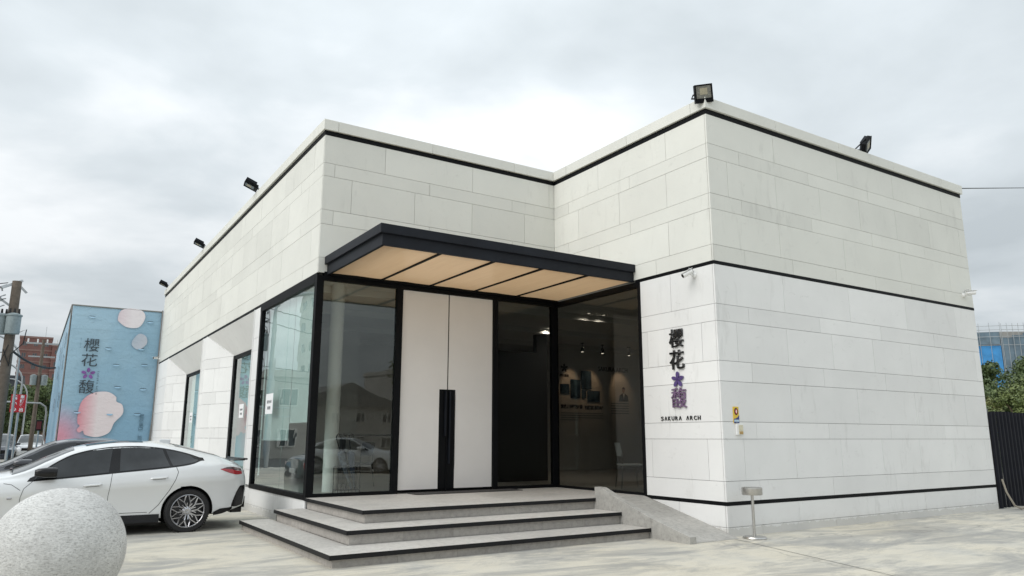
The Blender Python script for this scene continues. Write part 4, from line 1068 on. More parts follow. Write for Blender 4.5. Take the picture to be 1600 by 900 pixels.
coupe = dict(
    top=[(-2.44, .52), (-2.40, .62), (-2.25, .73), (-1.85, .86), (-1.3, .945), (-1.02, .975), (-.85, 1.03), (-.5, 1.20), (-.2, 1.325), (.1, 1.385), (.5, 1.42), (.85, 1.415), (1.25, 1.36), (1.7, 1.245), (2.05, 1.135), (2.2, 1.085), (2.3, 1.06), (2.36, .98)],
    belt=[(-2.44, .48), (-2.3, .62), (-1.9, .765), (-1.2, .83), (-.73, .862), (.27, .945), (1.0, .995), (1.6, 1.04), (2.0, 1.04), (2.2, 1.02), (2.36, .93)],
    hw=[(-2.44, .60), (-2.38, .74), (-2.2, .85), (-1.8, .90), (-1.4, .915), (0, .905), (.8, .91), (1.43, .932), (1.8, .915), (2.1, .87), (2.26, .80), (2.33, .74), (2.36, .66)],
    rail=[(-2.44, .45), (-2.1, .70), (-1.2, .80), (-.9, .80), (-.3, .66), (.2, .615), (.8, .61), (1.3, .62), (1.8, .66), (2.1, .70), (2.36, .55)],
    drop=[(-2.44, .03), (-1.8, .06), (-1.0, .07), (-.7, .085), (.0, .06), (.8, .07), (1.5, .07), (2.0, .035), (2.36, .03)],
    sill=[(-2.44, .22), (-2.2, .19), (-1.2, .20), (1.2, .22), (1.9, .25), (2.2, .31), (2.36, .36)],
    shear=lambda x, z: (-.09 * max(0, (z - .62) / .45)**2 + -.02 * max(0, (.5 - z) / .2)) * max(0, min(1, (x - 1.9) / .4)),
    wx=(-1.43, 1.43), wz=.325, wr=.337, arch=.385, spokes=10, blackmirror=True,
    wlo=[(-.72, .855), (-.3, .885), (.42, .95), (1.15, 1.015), (1.45, 1.06), (1.60, 1.115)],
    whi=[(-.72, .87), (-.41, 1.10), (-.22, 1.20), (.07, 1.275), (.34, 1.31), (.63, 1.318), (.88, 1.302), (1.13, 1.265), (1.39, 1.20), (1.60, 1.125)],
    wins=[((-.69, -.66), (.27, .31)), ((.42, .42), (1.13, 1.02)), ((1.17, 1.07), (1.56, 1.54))],
    seams=[[(-.84, .38), (-.83, .62), (-.80, .74), (-.70, .84)], [(.28, .30), (.29, .6), (.31, .8), (.32, .93)], [(.88, .31), (1.0, .43), (1.14, .65), (1.22, .82), (1.25, .93), (1.22, 1.0)], [(-.84, .345), (.0, .335), (.85, .33)], [(-1.05, .82), (-.95, .80), (-.84, .72)]],
    handles=[(.07, .765), (.98, .845)], mirror=(-.60, .93),
    lamps=[('tail_lamp', 'tail', [(1.89, .958, .965), (1.96, .93, .972), (2.08, .89, .955), (2.20, .868, .93), (2.29, .875, .92)]), ('lamp_trim', 'taildark', [(1.93, .966, .972), (2.02, .962, .99), (2.14, .945, .992), (2.24, .935, .975), (2.29, .922, .96)]),
           ('rear_air_vent', 'carblack', [(2.12, .36, .40), (2.15, .355, .50), (2.20, .35, .62), (2.25, .36, .685), (2.325, .38, .69)]), ('rear_lower_trim', 'carblack', [(1.83, .235, .285), (1.95, .25, .335), (2.1, .30, .345), (2.14, .32, .36)]),
           ('head_lamp', 'headl', [(-2.36, .60, .64), (-2.22, .60, .70), (-2.05, .62, .74)])],
    screens=[('windscreen', -.97, -.21, .93, .93, 'carscreen'), ('rear_window', 1.22, 1.98, .84, .80, 'carglass'), ('sunroof', -.05, .75, .78, .76, 'carglass')],
    extras=[('rear_lamp', 'tail', [(2.20, 2.255, -.66, -.32, .875, .945), (2.20, 2.255, .32, .66, .875, .945)]), ('diffuser', 'carblack', [(2.2, 2.37, -.62, .62, .32, .5), (2.15, 2.33, -.6, .6, .24, .32)]), ('number_plate', 'paper', [(2.30, 2.345, -.22, .22, .66, .80)]),
            ('spoiler', 'carblack', [(2.14, 2.33, -.62, .62, 1.085, 1.105), (2.30, 2.375, -.62, .62, 1.095, 1.125)]), ('grille', 'carblack', [(-2.455, -2.37, -.35, -.03, .38, .66), (-2.455, -2.37, .03, .35, .38, .66)]), ('wiper', 'carblack', [(-1.01, -.97, -.5, .1, .995, 1.01)]),
            ('roof_fin', 'carwhite', [(1.05, 1.22, -.015, .015, 1.37, 1.44)]), ('fender_badge', 'rim', [(-.99, -.93, -.921, -.90, .60, .625)])])
sedan = dict(
    top=[(-2.32, .55), (-2.28, .68), (-2.1, .80), (-1.6, .92), (-1.2, .97), (-1.0, 1.0), (-.55, 1.22), (-.15, 1.40), (.2, 1.45), (.6, 1.455), (1.0, 1.41), (1.4, 1.27), (1.75, 1.13), (2.0, 1.09), (2.2, 1.06), (2.30, 1.0)],
    belt=[(-2.32, .50), (-2.2, .66), (-1.8, .82), (-1.2, .89), (-.7, .92), (.3, .96), (1.2, 1.0), (1.8, 1.02), (2.1, 1.0), (2.30, .94)],
    hw=[(-2.32, .58), (-2.26, .70), (-2.1, .80), (-1.7, .875), (0, .88), (1.4, .88), (1.9, .85), (2.15, .79), (2.25, .72), (2.30, .62)],
    rail=[(-2.32, .42), (-2.0, .65), (-1.1, .78), (-.85, .76), (-.2, .63), (.3, .59), (.9, .59), (1.4, .64), (1.8, .70), (2.30, .55)],
    drop=[(-2.32, .03), (-1.7, .06), (-1.0, .06), (-.6, .075), (.1, .05), (.8, .06), (1.5, .055), (2.0, .03), (2.30, .03)],
    sill=[(-2.32, .22), (-2.0, .18), (0, .18), (1.8, .20), (2.30, .28)],
    shear=lambda x, z: -.06 * max(0, (z - .65) / .4)**2 * max(0, min(1, (x - 1.9) / .3)),
    wx=(-1.40, 1.32), wz=.31, wr=.317, arch=.36, spokes=7,
    wlo=[(-.85, .935), (0, .965), (.8, .985), (1.35, 1.03), (1.42, 1.05)],
    whi=[(-.85, .945), (-.5, 1.16), (-.15, 1.33), (.2, 1.385), (.6, 1.385), (.95, 1.33), (1.25, 1.20), (1.42, 1.06)],
    wins=[((-.82, -.79), (.16, .18)), ((.24, .24), (.93, .90)), ((.98, .95), (1.40, 1.38))],
    seams=[[(-.95, .3), (-.95, .7), (-.86, .92)], [(.2, .28), (.21, .95)], [(.95, .35), (1.08, .7), (1.05, .98)]],
    handles=[(.02, .83), (.86, .86)], mirror=(-.68, .98),
    lamps=[('head_lamp', 'headl', [(-2.28, .63, .68), (-2.1, .64, .76), (-1.8, .72, .82)]), ('tail_lamp', 'tail', [(1.92, .88, .93), (2.08, .80, .95), (2.24, .78, .94)])],
    screens=[('windscreen', -.98, -.14, .94, .93, 'carscreen'), ('rear_window', 1.03, 1.72, .88, .84, 'carglass')],
    extras=[('grille', 'carblack', [(-2.335, -2.25, -.5, .5, .50, .62), (-2.335, -2.28, -.55, .55, .26, .40)]), ('number_plate', 'paper', [(-2.345, -2.30, -.19, .19, .40, .50), (2.27, 2.312, -.19, .19, .70, .80)]), ('rear_lamp', 'tail', [(2.20, 2.262, -.70, -.42, .80, .93), (2.20, 2.262, .42, .70, .80, .93)])])
suv = dict(
    top=[(-2.2, .6), (-2.16, .78), (-2.0, .92), (-1.5, 1.02), (-1.15, 1.06), (-.95, 1.10), (-.5, 1.42), (-.1, 1.62), (.4, 1.68), (1.2, 1.665), (1.7, 1.61), (1.95, 1.45), (2.12, 1.1), (2.2, 1.0)],
    belt=[(-2.2, .55), (-2.1, .72), (-1.7, .92), (-1.0, .98), (.5, 1.03), (1.5, 1.07), (2.0, 1.05), (2.2, .95)],
    hw=[(-2.2, .62), (-2.12, .76), (-1.9, .87), (-1.4, .905), (1.5, .905), (1.95, .86), (2.12, .78), (2.2, .68)],
    rail=[(-2.2, .5), (-1.9, .68), (-1.1, .80), (-.8, .78), (-.1, .67), (1.2, .66), (1.7, .64), (2.2, .6)],
    drop=[(-2.2, .04), (-1.2, .06), (-.4, .08), (.6, .06), (1.7, .07), (2.2, .04)],
    sill=[(-2.2, .28), (-1.8, .24), (1.8, .25), (2.2, .36)],
    shear=lambda x, z: 0.0,
    wx=(-1.33, 1.33), wz=.34, wr=.35, arch=.41, spokes=6,
    wlo=[(-.85, 1.0), (.5, 1.05), (1.5, 1.10), (1.85, 1.15)], whi=[(-.85, 1.01), (-.45, 1.34), (-.1, 1.52), (.5, 1.59), (1.2, 1.57), (1.6, 1.50), (1.85, 1.36)],
    wins=[((-.82, -.79), (.12, .15)), ((.22, .22), (1.05, 1.08)), ((1.15, 1.18), (1.8, 1.76))],
    seams=[[(-.95, .35), (-.94, .98)], [(.17, .33), (.18, 1.03)]], handles=[(-.02, .92), (.95, .95)], mirror=(-.62, 1.06),
    lamps=[('head_lamp', 'headl', [(-2.15, .78, .82), (-1.95, .78, .90), (-1.7, .86, .93)]), ('tail_lamp', 'tail', [(1.90, .98, 1.04), (2.0, .92, 1.08), (2.13, .92, 1.04)])],
    screens=[('windscreen', -.95, -.12, .95, .93, 'carscreen'), ('rear_window', 1.76, 2.06, .92, .92, 'carglass')],
    extras=[('grille', 'carblack', [(-2.225, -2.12, -.5, .5, .58, .76)]), ('number_plate', 'paper', [(-2.235, -2.19, -.19, .19, .44, .54), (2.16, 2.212, -.19, .19, .62, .72)]), ('rear_lamp', 'tail', [(2.05, 2.165, -.80, -.5, .92, 1.06), (2.05, 2.165, .5, .80, .92, 1.06)])])
wc, _ = car('parked_car', 'white four-door fastback parked beside the glass corner, rear towards the wall', 'car', coupe, M['carwhite'], (-3.12, 1.545, 0), 0)
car('parked_car', 'dark grey sedan parked behind the white fastback', 'car', sedan, M['cargrey'], (-3.35, 4.55, 0), 0)
car('parked_car', 'far white suv on the road at the left, seen end-on', 'car', suv, M['carwhite'], (-3.75, 50.5, 0), R(90))
car('parked_car', 'dark suv with red tail lamps at the left edge, behind the grey sedan', 'car', suv, M['carblue'], (-5.35, 40.5, 0), R(90))
car('parked_car', 'white sedan mirrored in the front glass left of the doors', 'car', sedan, M['carwhite'], (7.9, -18.6, 0), R(218))

# ------------------------------------------------------------------ banner block beside the building
bn = thing('banner_hoarding', 'tall box wrapped in pale blue printed vinyl with blossoms beside the showroom', 'hoarding', (0, 0, 0))
BX0, BX1, BY, BY2, BZ = -3.08, -.06, 19.0, 38.0, 6.28
def sheet(name, ax, u0, u1, z0, z1, c, seed):
    G = []; rn = random.Random(seed)
    for i in range(15):
        z = z0 + (z1 - z0)*i/14; row = []
        for j in range(29):
            u = u0 + (u1 - u0)*j/28; s_ = mn.noise(Vector((u*.8, z*2.0, seed)))*.035 + mn.noise(Vector((u*2.5, z*2.5, seed + 9)))*.014
            ed = min(i, 14 - i, j, 28 - j); s_ *= min(1, ed/2)
            row.append((u, c - abs(s_), z) if ax == 'y' else (c - abs(s_), u, z))
        G.append(row)
    mb = MB(); mb.grid(G); o = mb.build(name, M['banner'], bn, smooth=True, fix=False); return o
zs_ = [.35, 2.62, 5.42, BZ]
for k, (a, b) in enumerate(zip(zs_, zs_[1:])): sheet('vinyl_sheet', 'y', BX0 + .01, BX1, a - .004, b + .004, BY - .004*k, 3 + k)
for k in range(6):
    a = BY + (BY2 - BY)*k/6; b = BY + (BY2 - BY)*(k + 1)/6
    sheet('vinyl_sheet', 'x', a + .03, b - .03, .35, BZ, BX0, 20 + k)
mb = MB(); mb.box(BX0 + .08, BX1, BY + .08, BY2, 0, BZ - .03); mb.build('inner_box', M['indark'], bn)
mb = MB()
for a, b in (((BX0, BY - .03, BZ), (BX1, BY - .03, BZ)), ((BX0 - .02, BY, BZ), (BX0 - .02, BY2, BZ)), ((BX1 + .01, BY - .08, 0), (BX1 + .01, BY - .08, BZ + .05)), ((BX0 - .02, BY + .04, .0), (BX0 - .02, BY + .04, BZ))): mb.tube([a, b], .026, 8)
mb.tube([(BX1 - .05, BY - .06, .9), (BX1 + .01, BY - .08, 2.6), (BX1 + .01, BY - .08, 4.0)], .018, 6)
mb.build('scaffold_tube', M['tube'], bn, smooth=True)
BYF = BY - .055
for ch, x, z, h, wd in (('櫻', -2.33, 4.83, .49, .50), ('花', -2.35, 4.27, .47, .52), ('馥', -2.35, 3.29, .50, .50)):
    put_text('banner_character', ch, h, (x, BYF, z), FACE_Y, M['ink'], bn, .003, .0, wd)
def pxz(u, v):   # where a printed mark of the photograph lies on the banner's front plane (worked out once, constants below)
    return u, v
mb = MB()
for k in range(5):
    a = R(90 + 72*k); c = (.15*math.cos(a), .13*math.sin(a)); pts = [(c[0] + .085*math.cos(t)*math.cos(a) - .055*math.sin(t)*math.sin(a), c[1] + .085*math.cos(t)*math.sin(a) + .055*math.sin(t)*math.cos(a)) for t in [2*math.pi*i/14 for i in range(14)]]
    mb.prism(pts, 'z', 0, .003)
fo = link('banner_blossom', mb.mesh('banner_blossom'), M['bpurple'], bn); fo.rotation_euler = FACE_Y.to_euler(); fo.location = (-2.34, BYF, 3.77)
for k, ch in enumerate('SAKURAARCH'):
    p = put_text('small_letter', ch, .055, (-2.015, BYF, 3.86 - .085*k - (.05 if k > 5 else 0)), Matrix(((0, -1, 0), (0, 0, -1), (1, 0, 0))).transposed() @ Matrix.Identity(3) if False else FACE_Y, M['ink'], bn, .002, .01)
    p.rotation_euler = (R(90), R(90), 0)
for k, ch in enumerate('櫻花集團 鉅獻'):
    if ch != ' ': put_text('small_character', ch, .15, (-.42, BYF, 2.26 - .16*k), FACE_Y, M['inkfaint'], bn, .002, .01)
for k in range(7): put_text('small_letter', 'BUILDING'[k], .04, (-2.69, BYF, 5.05 - .055*k), FACE_Y, M['inkfaint'], bn, .002)
# characters on the receding side
for ch, y, z, h in (('櫻', 21.2, 5.2, .62), ('花', 21.3, 4.35, .62), ('馥', 21.4, 2.9, .62), ('櫻', 27.2, 5.2, .62), ('花', 27.2, 4.35, .62), ('馥', 27.3, 2.9, .62)):
    put_text('banner_character', ch, h, (BX0 - .045, y, z), FACE_X, M['ink'], bn, .003)
def petal_mat(name, c0, c1, p0, p1):
    t = NT(name); s_ = t.node('ShaderNodeSeparateXYZ'); t.link(t.node('ShaderNodeTexCoord').outputs['Object'], s_.inputs[0])
    f = t.ramp(s_.outputs[0], (p0, c0), (p1, c1)); n = t.noise(t.pos(obj=True), 2.2, 3, .5)
    t.base(t.mix(t.math('MULTIPLY', n, .3), f, (.80, .76, .78))); t.set(rough=.42); t.bump(t.noise(t.pos((1, 1, 2.4)), 1.8, 4, .6, 1), .4, .06); return t.m
def petal(pts, x, z, mat, y=BYF + .004):
    # smooth the outline
    P = [Vector(p) for p in pts]; Q = []
    n = len(P)
    for i in range(n):
        p0, p1, p2, p3 = P[i-1], P[i], P[(i+1) % n], P[(i+2) % n]
        for k in range(6):
            t = k/6; Q.append(.5*((2*p1) + (p2-p0)*t + (2*p0-5*p1+4*p2-p3)*t*t + (3*p1-p0-3*p2+p3)*t**3))
    mb = MB(); mb.prism([tuple(q) for q in Q], 'z', 0, .003); o = link('petal_print', mb.mesh('petal_print'), mat, bn); o.rotation_euler = FACE_Y.to_euler(); o.location = (x, y, z)
pm1 = petal_mat('petal_print_large', (.64, .18, .25), (.74, .66, .68), 0.0, .62); pm2 = petal_mat('petal_print_small', (.70, .58, .63), (.80, .75, .78), 0.0, .5)
pm1.node_tree.nodes
petal([(.02, -.12), (.10, .02), (.02, .12), (.0, .45), (.08, .9), (.38, 1.2), (.85, 1.27), (1.16, 1.1), (1.2, .92), (1.40, .8), (1.45, .48), (1.2, .14), (1.06, -.22), (.68, -.38), (.3, -.30), (.22, -.16), (.10, -.22)], -2.52, 1.86, pm1)
petal([(.0, .0), (.08, .3), (.4, .42), (.8, .36), (.93, .1), (.75, -.28), (.35, -.32), (.06, -.14)], -1.57, 5.90, pm2)
petal([(.0, .0), (.2, .28), (.45, .2), (.5, -.08), (.25, -.32), (.02, -.2)], -1.0, 5.08, petal_mat('petal_print_blurred', (.36, .45, .55), (.46, .50, .58), 0.0, .5))
for k, (x, z) in enumerate(((-1.77, 4.75), (-.67, 4.80), (-1.46, 4.15), (-.51, 4.20), (-1.34, 3.33), (-.47, 3.28), (-2.55, 2.38), (-1.5, 2.33), (-.58, 2.34), (-2.42, 5.90), (-.45, 5.86))):
    G = []
    for i in range(5):
        r_ = .115*i/4; G.append([(x + r_*math.cos(t), BY - .045 - (.0 + .06*math.sin(-t)*r_/.115), z + r_*.62*math.sin(t)) for t in [math.pi + math.pi*j/10 for j in range(11)]])
    mb = MB(); mb.grid(G); mb.build('vent_flap', M['banner'], bn, smooth=True, fix=False)
    mb = MB(); mb.box(x - .105, x + .105, BY - .050, BY - .046, z - .004, z + .014); mb.build('vent_slit', M['indark'], bn)

# ------------------------------------------------------------------ far left: poles, lamps, signs, buildings, trees
p1 = thing('utility_pole', 'weathered concrete utility pole with grey transformers at the left edge', 'utility pole', (-5.08, 25.7, 0)); p1.scale = (1.15, 1.15, 1.0)
PH = 8.13
mb = MB(); mb.tube([(0, 0, 0), (0, 0, PH)], [.20, .155], 16); mb.build('shaft', M['pole'], p1, smooth=True)
mb = MB(); mb.obox((-.15, 0, PH - .15), .9, .08, .09, Matrix.Rotation(R(-38), 3, 'Y') @ Matrix.Rotation(R(30), 3, 'Z')); mb.obox((-.3, 0, PH - .95), .7, .07, .08, Matrix.Rotation(R(40), 3, 'Y')); mb.obox((.15, 0, PH - .25), .6, .07, .08, Matrix.Rotation(R(50), 3, 'Y')); mb.build('cross_arm', M['galv'], p1)
for k, (dx, dy) in enumerate(((-.34, -.05), (.06, -.36))):
    mb = MB(); mb.lathe([(0, 0), (.23, 0), (.24, .06), (.24, .74), (.27, .76), (.27, .82), (.1, .9), (0, .9)], (dx, dy, PH - 2.35), 20); tr = mb.build('transformer', M['trans'], p1, smooth=True)
    mb = MB()
    for a in range(3): mb.tube([(dx - .14 + .14*a, dy, PH - 1.5), (dx - .14 + .14*a, dy - .02, PH - 1.26)], [.045, .03], 8)
    mb.build('bushing', M['cable'], tr)
mb = MB()
for k in range(5): 
    z = PH - .2 - .45*k; mb.tube([(-.3, -.1, z), (-.45, -.15, z - .1), (-.42, -.1, z - .3)], .03, 6)
mb.build('insulator', M['galv'], p1)
mb = MB(); mb.tube([(.2, -.2, PH - 2.3), (.5, -.2, PH - 2.1), (.45, -.15, PH - 2.7), (.1, -.2, PH - 3.2), (.1, -.2, PH - 3.7), (-.15, -.2, PH - 3.0)], .02, 6); mb.tube([(-.5, -.1, PH - .3), (-.6, -.1, PH - 1.4), (-.35, -.1, PH - 2.0)], .016, 6)
mb.tube([(-.3, -.2, PH - 2.75), (-.5, -.2, PH - 3.3), (-.2, -.2, PH - 3.6), (.0, -.2, PH - 2.8)], .018, 6); mb.build('jumper_wire', M['cable'], p1)
def sag(name, label, a, b, s_, r=.02):
    a, b = Vector(a), Vector(b); mb = MB(); mb.tube([a + (b-a)*t - Vector((0, 0, s_*4*t*(1-t))) for t in [k/14 for k in range(15)]], r, 6)
    tag(mb.build(name, M['cable']), label, 'cable')
sag('overhead_cable', 'thick black cable sloping from the near utility pole towards the banner', (-4.95, 25.7, PH - 3.0), (-2.6, 38.2, 5.6), .4, .05)
sag('overhead_cable', 'thin wire leaving the top of the near utility pole to the left', (-5.4, 25.7, PH - .1), (-14, 22.5, PH - 1.6), .3)
sag('overhead_cable', 'second wire leaving the near utility pole just under its top', (-5.4, 25.7, PH - .8), (-14, 22.3, PH - 2.4), .3)
sag('overhead_cable', 'low wire leaving the near utility pole under the transformers', (-5.2, 25.7, PH - 3.1), (-14, 23.5, PH - 3.3), .25)
sag('overhead_cable', 'lowest wire strung between the near pole and a lamp post', (-5.1, 25.7, PH - 3.7), (-14, 24, PH - 4.0), .25)
sag('overhead_cable', 'single thin wire leaving the right roof corner towards the right', (13.45, -4.3, 7.12), (42.4, 3.1, 14.8), .0, .012)
p2 = thing('utility_pole', 'distant thin utility pole with small transformer before the brick tower', 'utility pole', (-3.78, 41.5, 0))
mb = MB(); mb.tube([(0, 0, 0), (0, 0, 7.4)], [.13, .09], 12); mb.build('shaft', M['pole'], p2, smooth=True)
mb = MB(); mb.box(-.9, .9, -.05, .05, 7.1, 7.2); mb.box(-.7, .7, -.05, .05, 6.3, 6.38); mb.build('cross_arm', M['galv'], p2)
mb = MB(); mb.lathe([(0, 0), (.17, 0), (.18, .6), (0, .65)], (-.28, 0, 4.6), 14); mb.lathe([(0, 0), (.17, 0), (.18, .6), (0, .65)], (.28, 0, 4.6), 14); mb.build('transformer', M['trans'], p2, smooth=True)
mb = MB()
for k in range(4): mb.tube([(-.8 + .5*k, 0, 7.2), (-.8 + .5*k, 0, 7.42)], .05, 6)
mb.build('insulator', M['white'], p2)
def lamp_post(label, x, y, h, arm, r=.06, flip=-1):
    o = thing('street_lamp', label, 'street lamp', (x, y, 0), 0, 'street lamps along the road')
    pts = [(0, 0, 0), (0, 0, h - 1.2)] + [(flip*arm*(1-math.cos(t)), 0, h - 1.2 + 1.2*math.sin(t)) for t in [R(90)*k/7 for k in range(1, 8)]] 
    mb = MB(); mb.tube(pts, [r*1.2] + [r*.9]*(len(pts) - 2) + [r*.6], 10); mb.build('post', M['galv'], o, smooth=True)
    e_ = pts[-1]; mb = MB(); mb.tube([e_, (e_[0] + flip*.2, 0, e_[2] + .01), (e_[0] + flip*.75, 0, e_[2] - .02), (e_[0] + flip*.8, 0, e_[2] - .04)], [.06, .12, .12, .05], 10); mb.build('lamp_head', M['galv'], o, smooth=True)
    return o
lamp_post('curved street lamp nearest the near utility pole', -4.75, 32.0, 6.5, 1.5)
lamp_post('lower curved street lamp just behind the red warning board', -4.6, 40.5, 5.9, 1.5)
lamp_post('thin far street lamp between the red board and the distant pole', -4.35, 52.0, 5.6, 1.2)
lamp_post('tall pale street lamp cut by the left picture edge, mirrored in the corner glass', -5.9, 25.3, 8.9, 2.1, .11)
rs = thing('warning_board', 'red board with white vertical lettering on a lamp post', 'warning sign', (-4.6, 35.5, 3.25))
mb = MB(); mb.box(-.34, .34, -.03, 0, -.47, .47); mb.build('board', M['red'], rs)
for k, ch in enumerate('請小心'): put_text('sign_character', ch, .24, (-.17, -.032, .30 - .30*k), FACE_Y, M['paper'], rs, .003, .03)
for k, ch in enumerate('車輛進出'): put_text('sign_character', ch, .20, (.17, -.032, .34 - .225*k), FACE_Y, M['paper'], rs, .003, .03)
mb = MB(); mb.tube([(.05, .06, -3.25), (.05, .06, .6)], .055, 10); mb.build('post', M['galv'], rs, smooth=True)
gt = thing('signal_gantry', 'grey bent-pipe gantry over the road by the banner', 'gantry', (-3.2, 40.0, 0))
mb = MB(); mb.tube([(0, 0, 0), (0, 0, 2.9), (-.08, 0, 3.25), (-.35, 0, 3.45), (-2.2, 0, 3.5), (-8, 0, 3.5)], .05, 8); mb.tube([(-2.2, 0, 2.9), (-8, 0, 2.9)], .035, 8); mb.build('pipe', M['galv'], gt, smooth=True)
lb = thing('lantern_sign', 'small dark red signal box on a short post before the banner edge', 'signal box', (-3.55, 33.0, 0))
mb = MB(); mb.tube([(0, 0, 0), (0, 0, 1.9)], .04, 8); mb.build('post', M['galv'], lb, smooth=True)
mb = MB(); mb.box(-.15, .15, -.1, .1, 1.8, 2.35); mb.build('case', M['carunder'], lb, bevel=.03)
mb = MB(); mb.box(-.10, .10, -.115, -.1005, 1.87, 2.26); mb.build('panel', simple('dark_red_lens', (.12, .012, .015), .4), lb)
# brick tower
def block(name, label, x0, x1, y0, y1, h, wall_m, win, floors, bays_, kind='building', roofm=None, side=True, frame='plaster2', band_m=None, base=0, bal=False, gable=False, dirs='-y'):
    o = thing(name, label, 'building', ((x0 + x1)/2, (y0 + y1)/2, base))
    hx, hy = (x1-x0)/2, (y1-y0)/2
    mb = MB(); mb.box(-hx, hx, -hy, hy, 0, h); mb.build('wall', wall_m, o)
    if gable:
        mb = MB(); mb.prism([(-hx - .4, h), (hx + .4, h), (0, h + hx*.42)], 'y', -hy - .4, hy + .4); mb.build('roof', roofm or M['roof'], o)
    else:
        mb = MB(); mb.box(-hx - .15, hx + .15, -hy - .15, hy + .15, h, h + .5); mb.build('parapet', band_m or wall_m, o)
    fh = h/floors; cache = {}
    for s_ in dirs.split(','):
        L = hx if s_[1] == 'y' else hy; nb = bays_ if s_[1] == 'y' else max(1, int(bays_*hy/hx))
        for f in range(floors):
            for b in range(nb):
                u = -L + 2*L*(b + .5)/nb; z = fh*(f + .5); ww, hh = 2*L/nb*win[0], fh*win[1]
                if s_ not in cache:
                    mb = MB(); t = .08
                    for a, b_, c, d in ((-ww/2, ww/2, -hh/2, -hh/2 + t), (-ww/2, ww/2, hh/2 - t, hh/2), (-ww/2, -ww/2 + t, -hh/2 + t, hh/2 - t), (ww/2 - t, ww/2, -hh/2 + t, hh/2 - t), (-t/2, t/2, -hh/2 + t, hh/2 - t)):
                        if s_[1] == 'y': mb.box(a, b_, -.08, .02, c, d)
                        else: mb.box(-.08, .02, a, b_, c, d)
                    fm = mb.mesh('window'); fm.materials.append(M[frame])
                    mb = MB()
                    if s_[1] == 'y': mb.box(-ww/2 + t, ww/2 - t, -.03, .01, -hh/2 + t, hh/2 - t)
                    else: mb.box(-.03, .01, -ww/2 + t, ww/2 - t, -hh/2 + t, hh/2 - t)
                    pm = mb.mesh('pane'); pm.materials.append(M['pane']); cache[s_] = (fm, pm)
                fm, pm = cache[s_]
                wo = bpy.data.objects.new('window', fm); COL.objects.link(wo); wo.parent = o
                sg = -1 if s_[0] == '-' else 1
                wo.location = (u, sg*hy, z) if s_[1] == 'y' else (sg*hx, u, z)
                if sg > 0: wo.rotation_euler = (0, 0, math.pi)
                po = bpy.data.objects.new('pane', pm); COL.objects.link(po); po.parent = wo
        if band_m:
            mb = MB()
            for f in range(1, floors):
                if s_[1] == 'y': mb.box(-hx - .1, hx + .1, -hy - .12, -hy + .05, fh*f - .35, fh*f + .05)
                else: mb.box(-hx - .12, -hx + .05, -hy, hy, fh*f - .35, fh*f + .05) if s_[0] == '-' else mb.box(hx - .05, hx + .12, -hy, hy, fh*f - .35, fh*f + .05)
            mb.build('floor_band', band_m, o)
    return o
bt = block('apartment_tower', 'tall reddish brick apartment tower far behind the banner', -8.6, -1.2, 223, 236, 27.6, M['brickf'], (.42, .40), 9, 3, band_m=M['brickb'], dirs='-y,-x', frame='brickb')
mb = MB(); mb.tube([(2.0, -6, 28), (2.0, -6, 31)], .06, 6); mb.build('mast', M['galv'], bt)
block('apartment_tower', 'lower reddish brick wing right of the tall brick tower', -1.1, 6.0, 222, 235, 25.6, M['brickf'], (.42, .40), 8, 3, band_m=M['brickb'], dirs='-y', frame='brickb')
block('low_building', 'dark grey low building far left behind the red board', -17.5, -5.3, 100, 112, 8.6, simple('dark_cladding', (.05, .055, .065), .7), (.5, .4), 2, 4)
block('low_building', 'grey rooftop block behind the dark low building', -17.0, -10.5, 130, 140, 14.5, M['plaster'], (.4, .4), 4, 3)

def crown_mesh(name, rx, rz, n, seed, leaf, zc):
    rn = random.Random(seed); blobs = []
    for k in range(26):
        a = rn.uniform(0, 2*math.pi); rr = rn.uniform(.15, .85); h = rn.uniform(-.75, .9)
        blobs.append((Vector((rx*rr*math.cos(a)*math.sqrt(max(.1, 1-h*h*.8)), rx*rr*math.sin(a)*math.sqrt(max(.1, 1-h*h*.8)), zc + rz*h)), rx*rn.uniform(.22, .42)))
    vs = []; fs = []
    for i in range(n):
        c, r = rn.choice(blobs); d = Vector((rn.gauss(0, 1), rn.gauss(0, 1), rn.gauss(0, 1))).normalized()
        p = c + d*r*(rn.uniform(.3, 1.0)**.5)*Vector((1, 1, .8)).length/1.62
        nrm = (d + Vector((rn.gauss(0, .6), rn.gauss(0, .6), rn.gauss(.3, .6)))).normalized()
        t = nrm.orthogonal().normalized(); t = (t*math.cos(a0 := rn.uniform(0, 6.28)) + nrm.cross(t)*math.sin(a0)); b = nrm.cross(t)
        s_ = leaf*rn.uniform(.6, 1.3); o = len(vs)
        vs += [p - t*s_, p + b*s_*.5 - t*s_*.1, p + t*s_, p - b*s_*.5 + t*s_*.1]; fs.append((o, o+1, o+2, o+3))
    m = bpy.data.meshes.new(name); m.from_pydata([tuple(v) for v in vs], [], fs); m.update(); return m, blobs
def tree_proto(seed, rx, rz, zc, leaf, n, mat):
    cm, blobs = crown_mesh('crown', rx, rz, n, seed, leaf, zc); cm.materials.append(M[mat])
    mb = MB(); mb.tube([(0, 0, -.3), (.05, .03, zc*.35), (.0, .08, zc*.8), (0, 0, zc + rz*.4)], [.26*rx/2.5, .2*rx/2.5, .13*rx/2.5, .04], 9)
    for c, r in blobs[:9]: mb.tube([(0, .05, max(.8, c.z - rz*.9)), (c.x*.5, c.y*.5, c.z - rz*.35), tuple(c)], [.10*rx/2.5, .06*rx/2.5, .02], 6)
    tm = mb.mesh('trunk'); tm.materials.append(M['bark']); return cm, tm
protos = [tree_proto(11, 3.2, 2.6, 4.6, .17, 9000, 'leafa'), tree_proto(23, 3.0, 3.0, 5.2, .16, 9000, 'leafb'), tree_proto(37, 2.7, 2.2, 4.2, .18, 8000, 'leafc')]
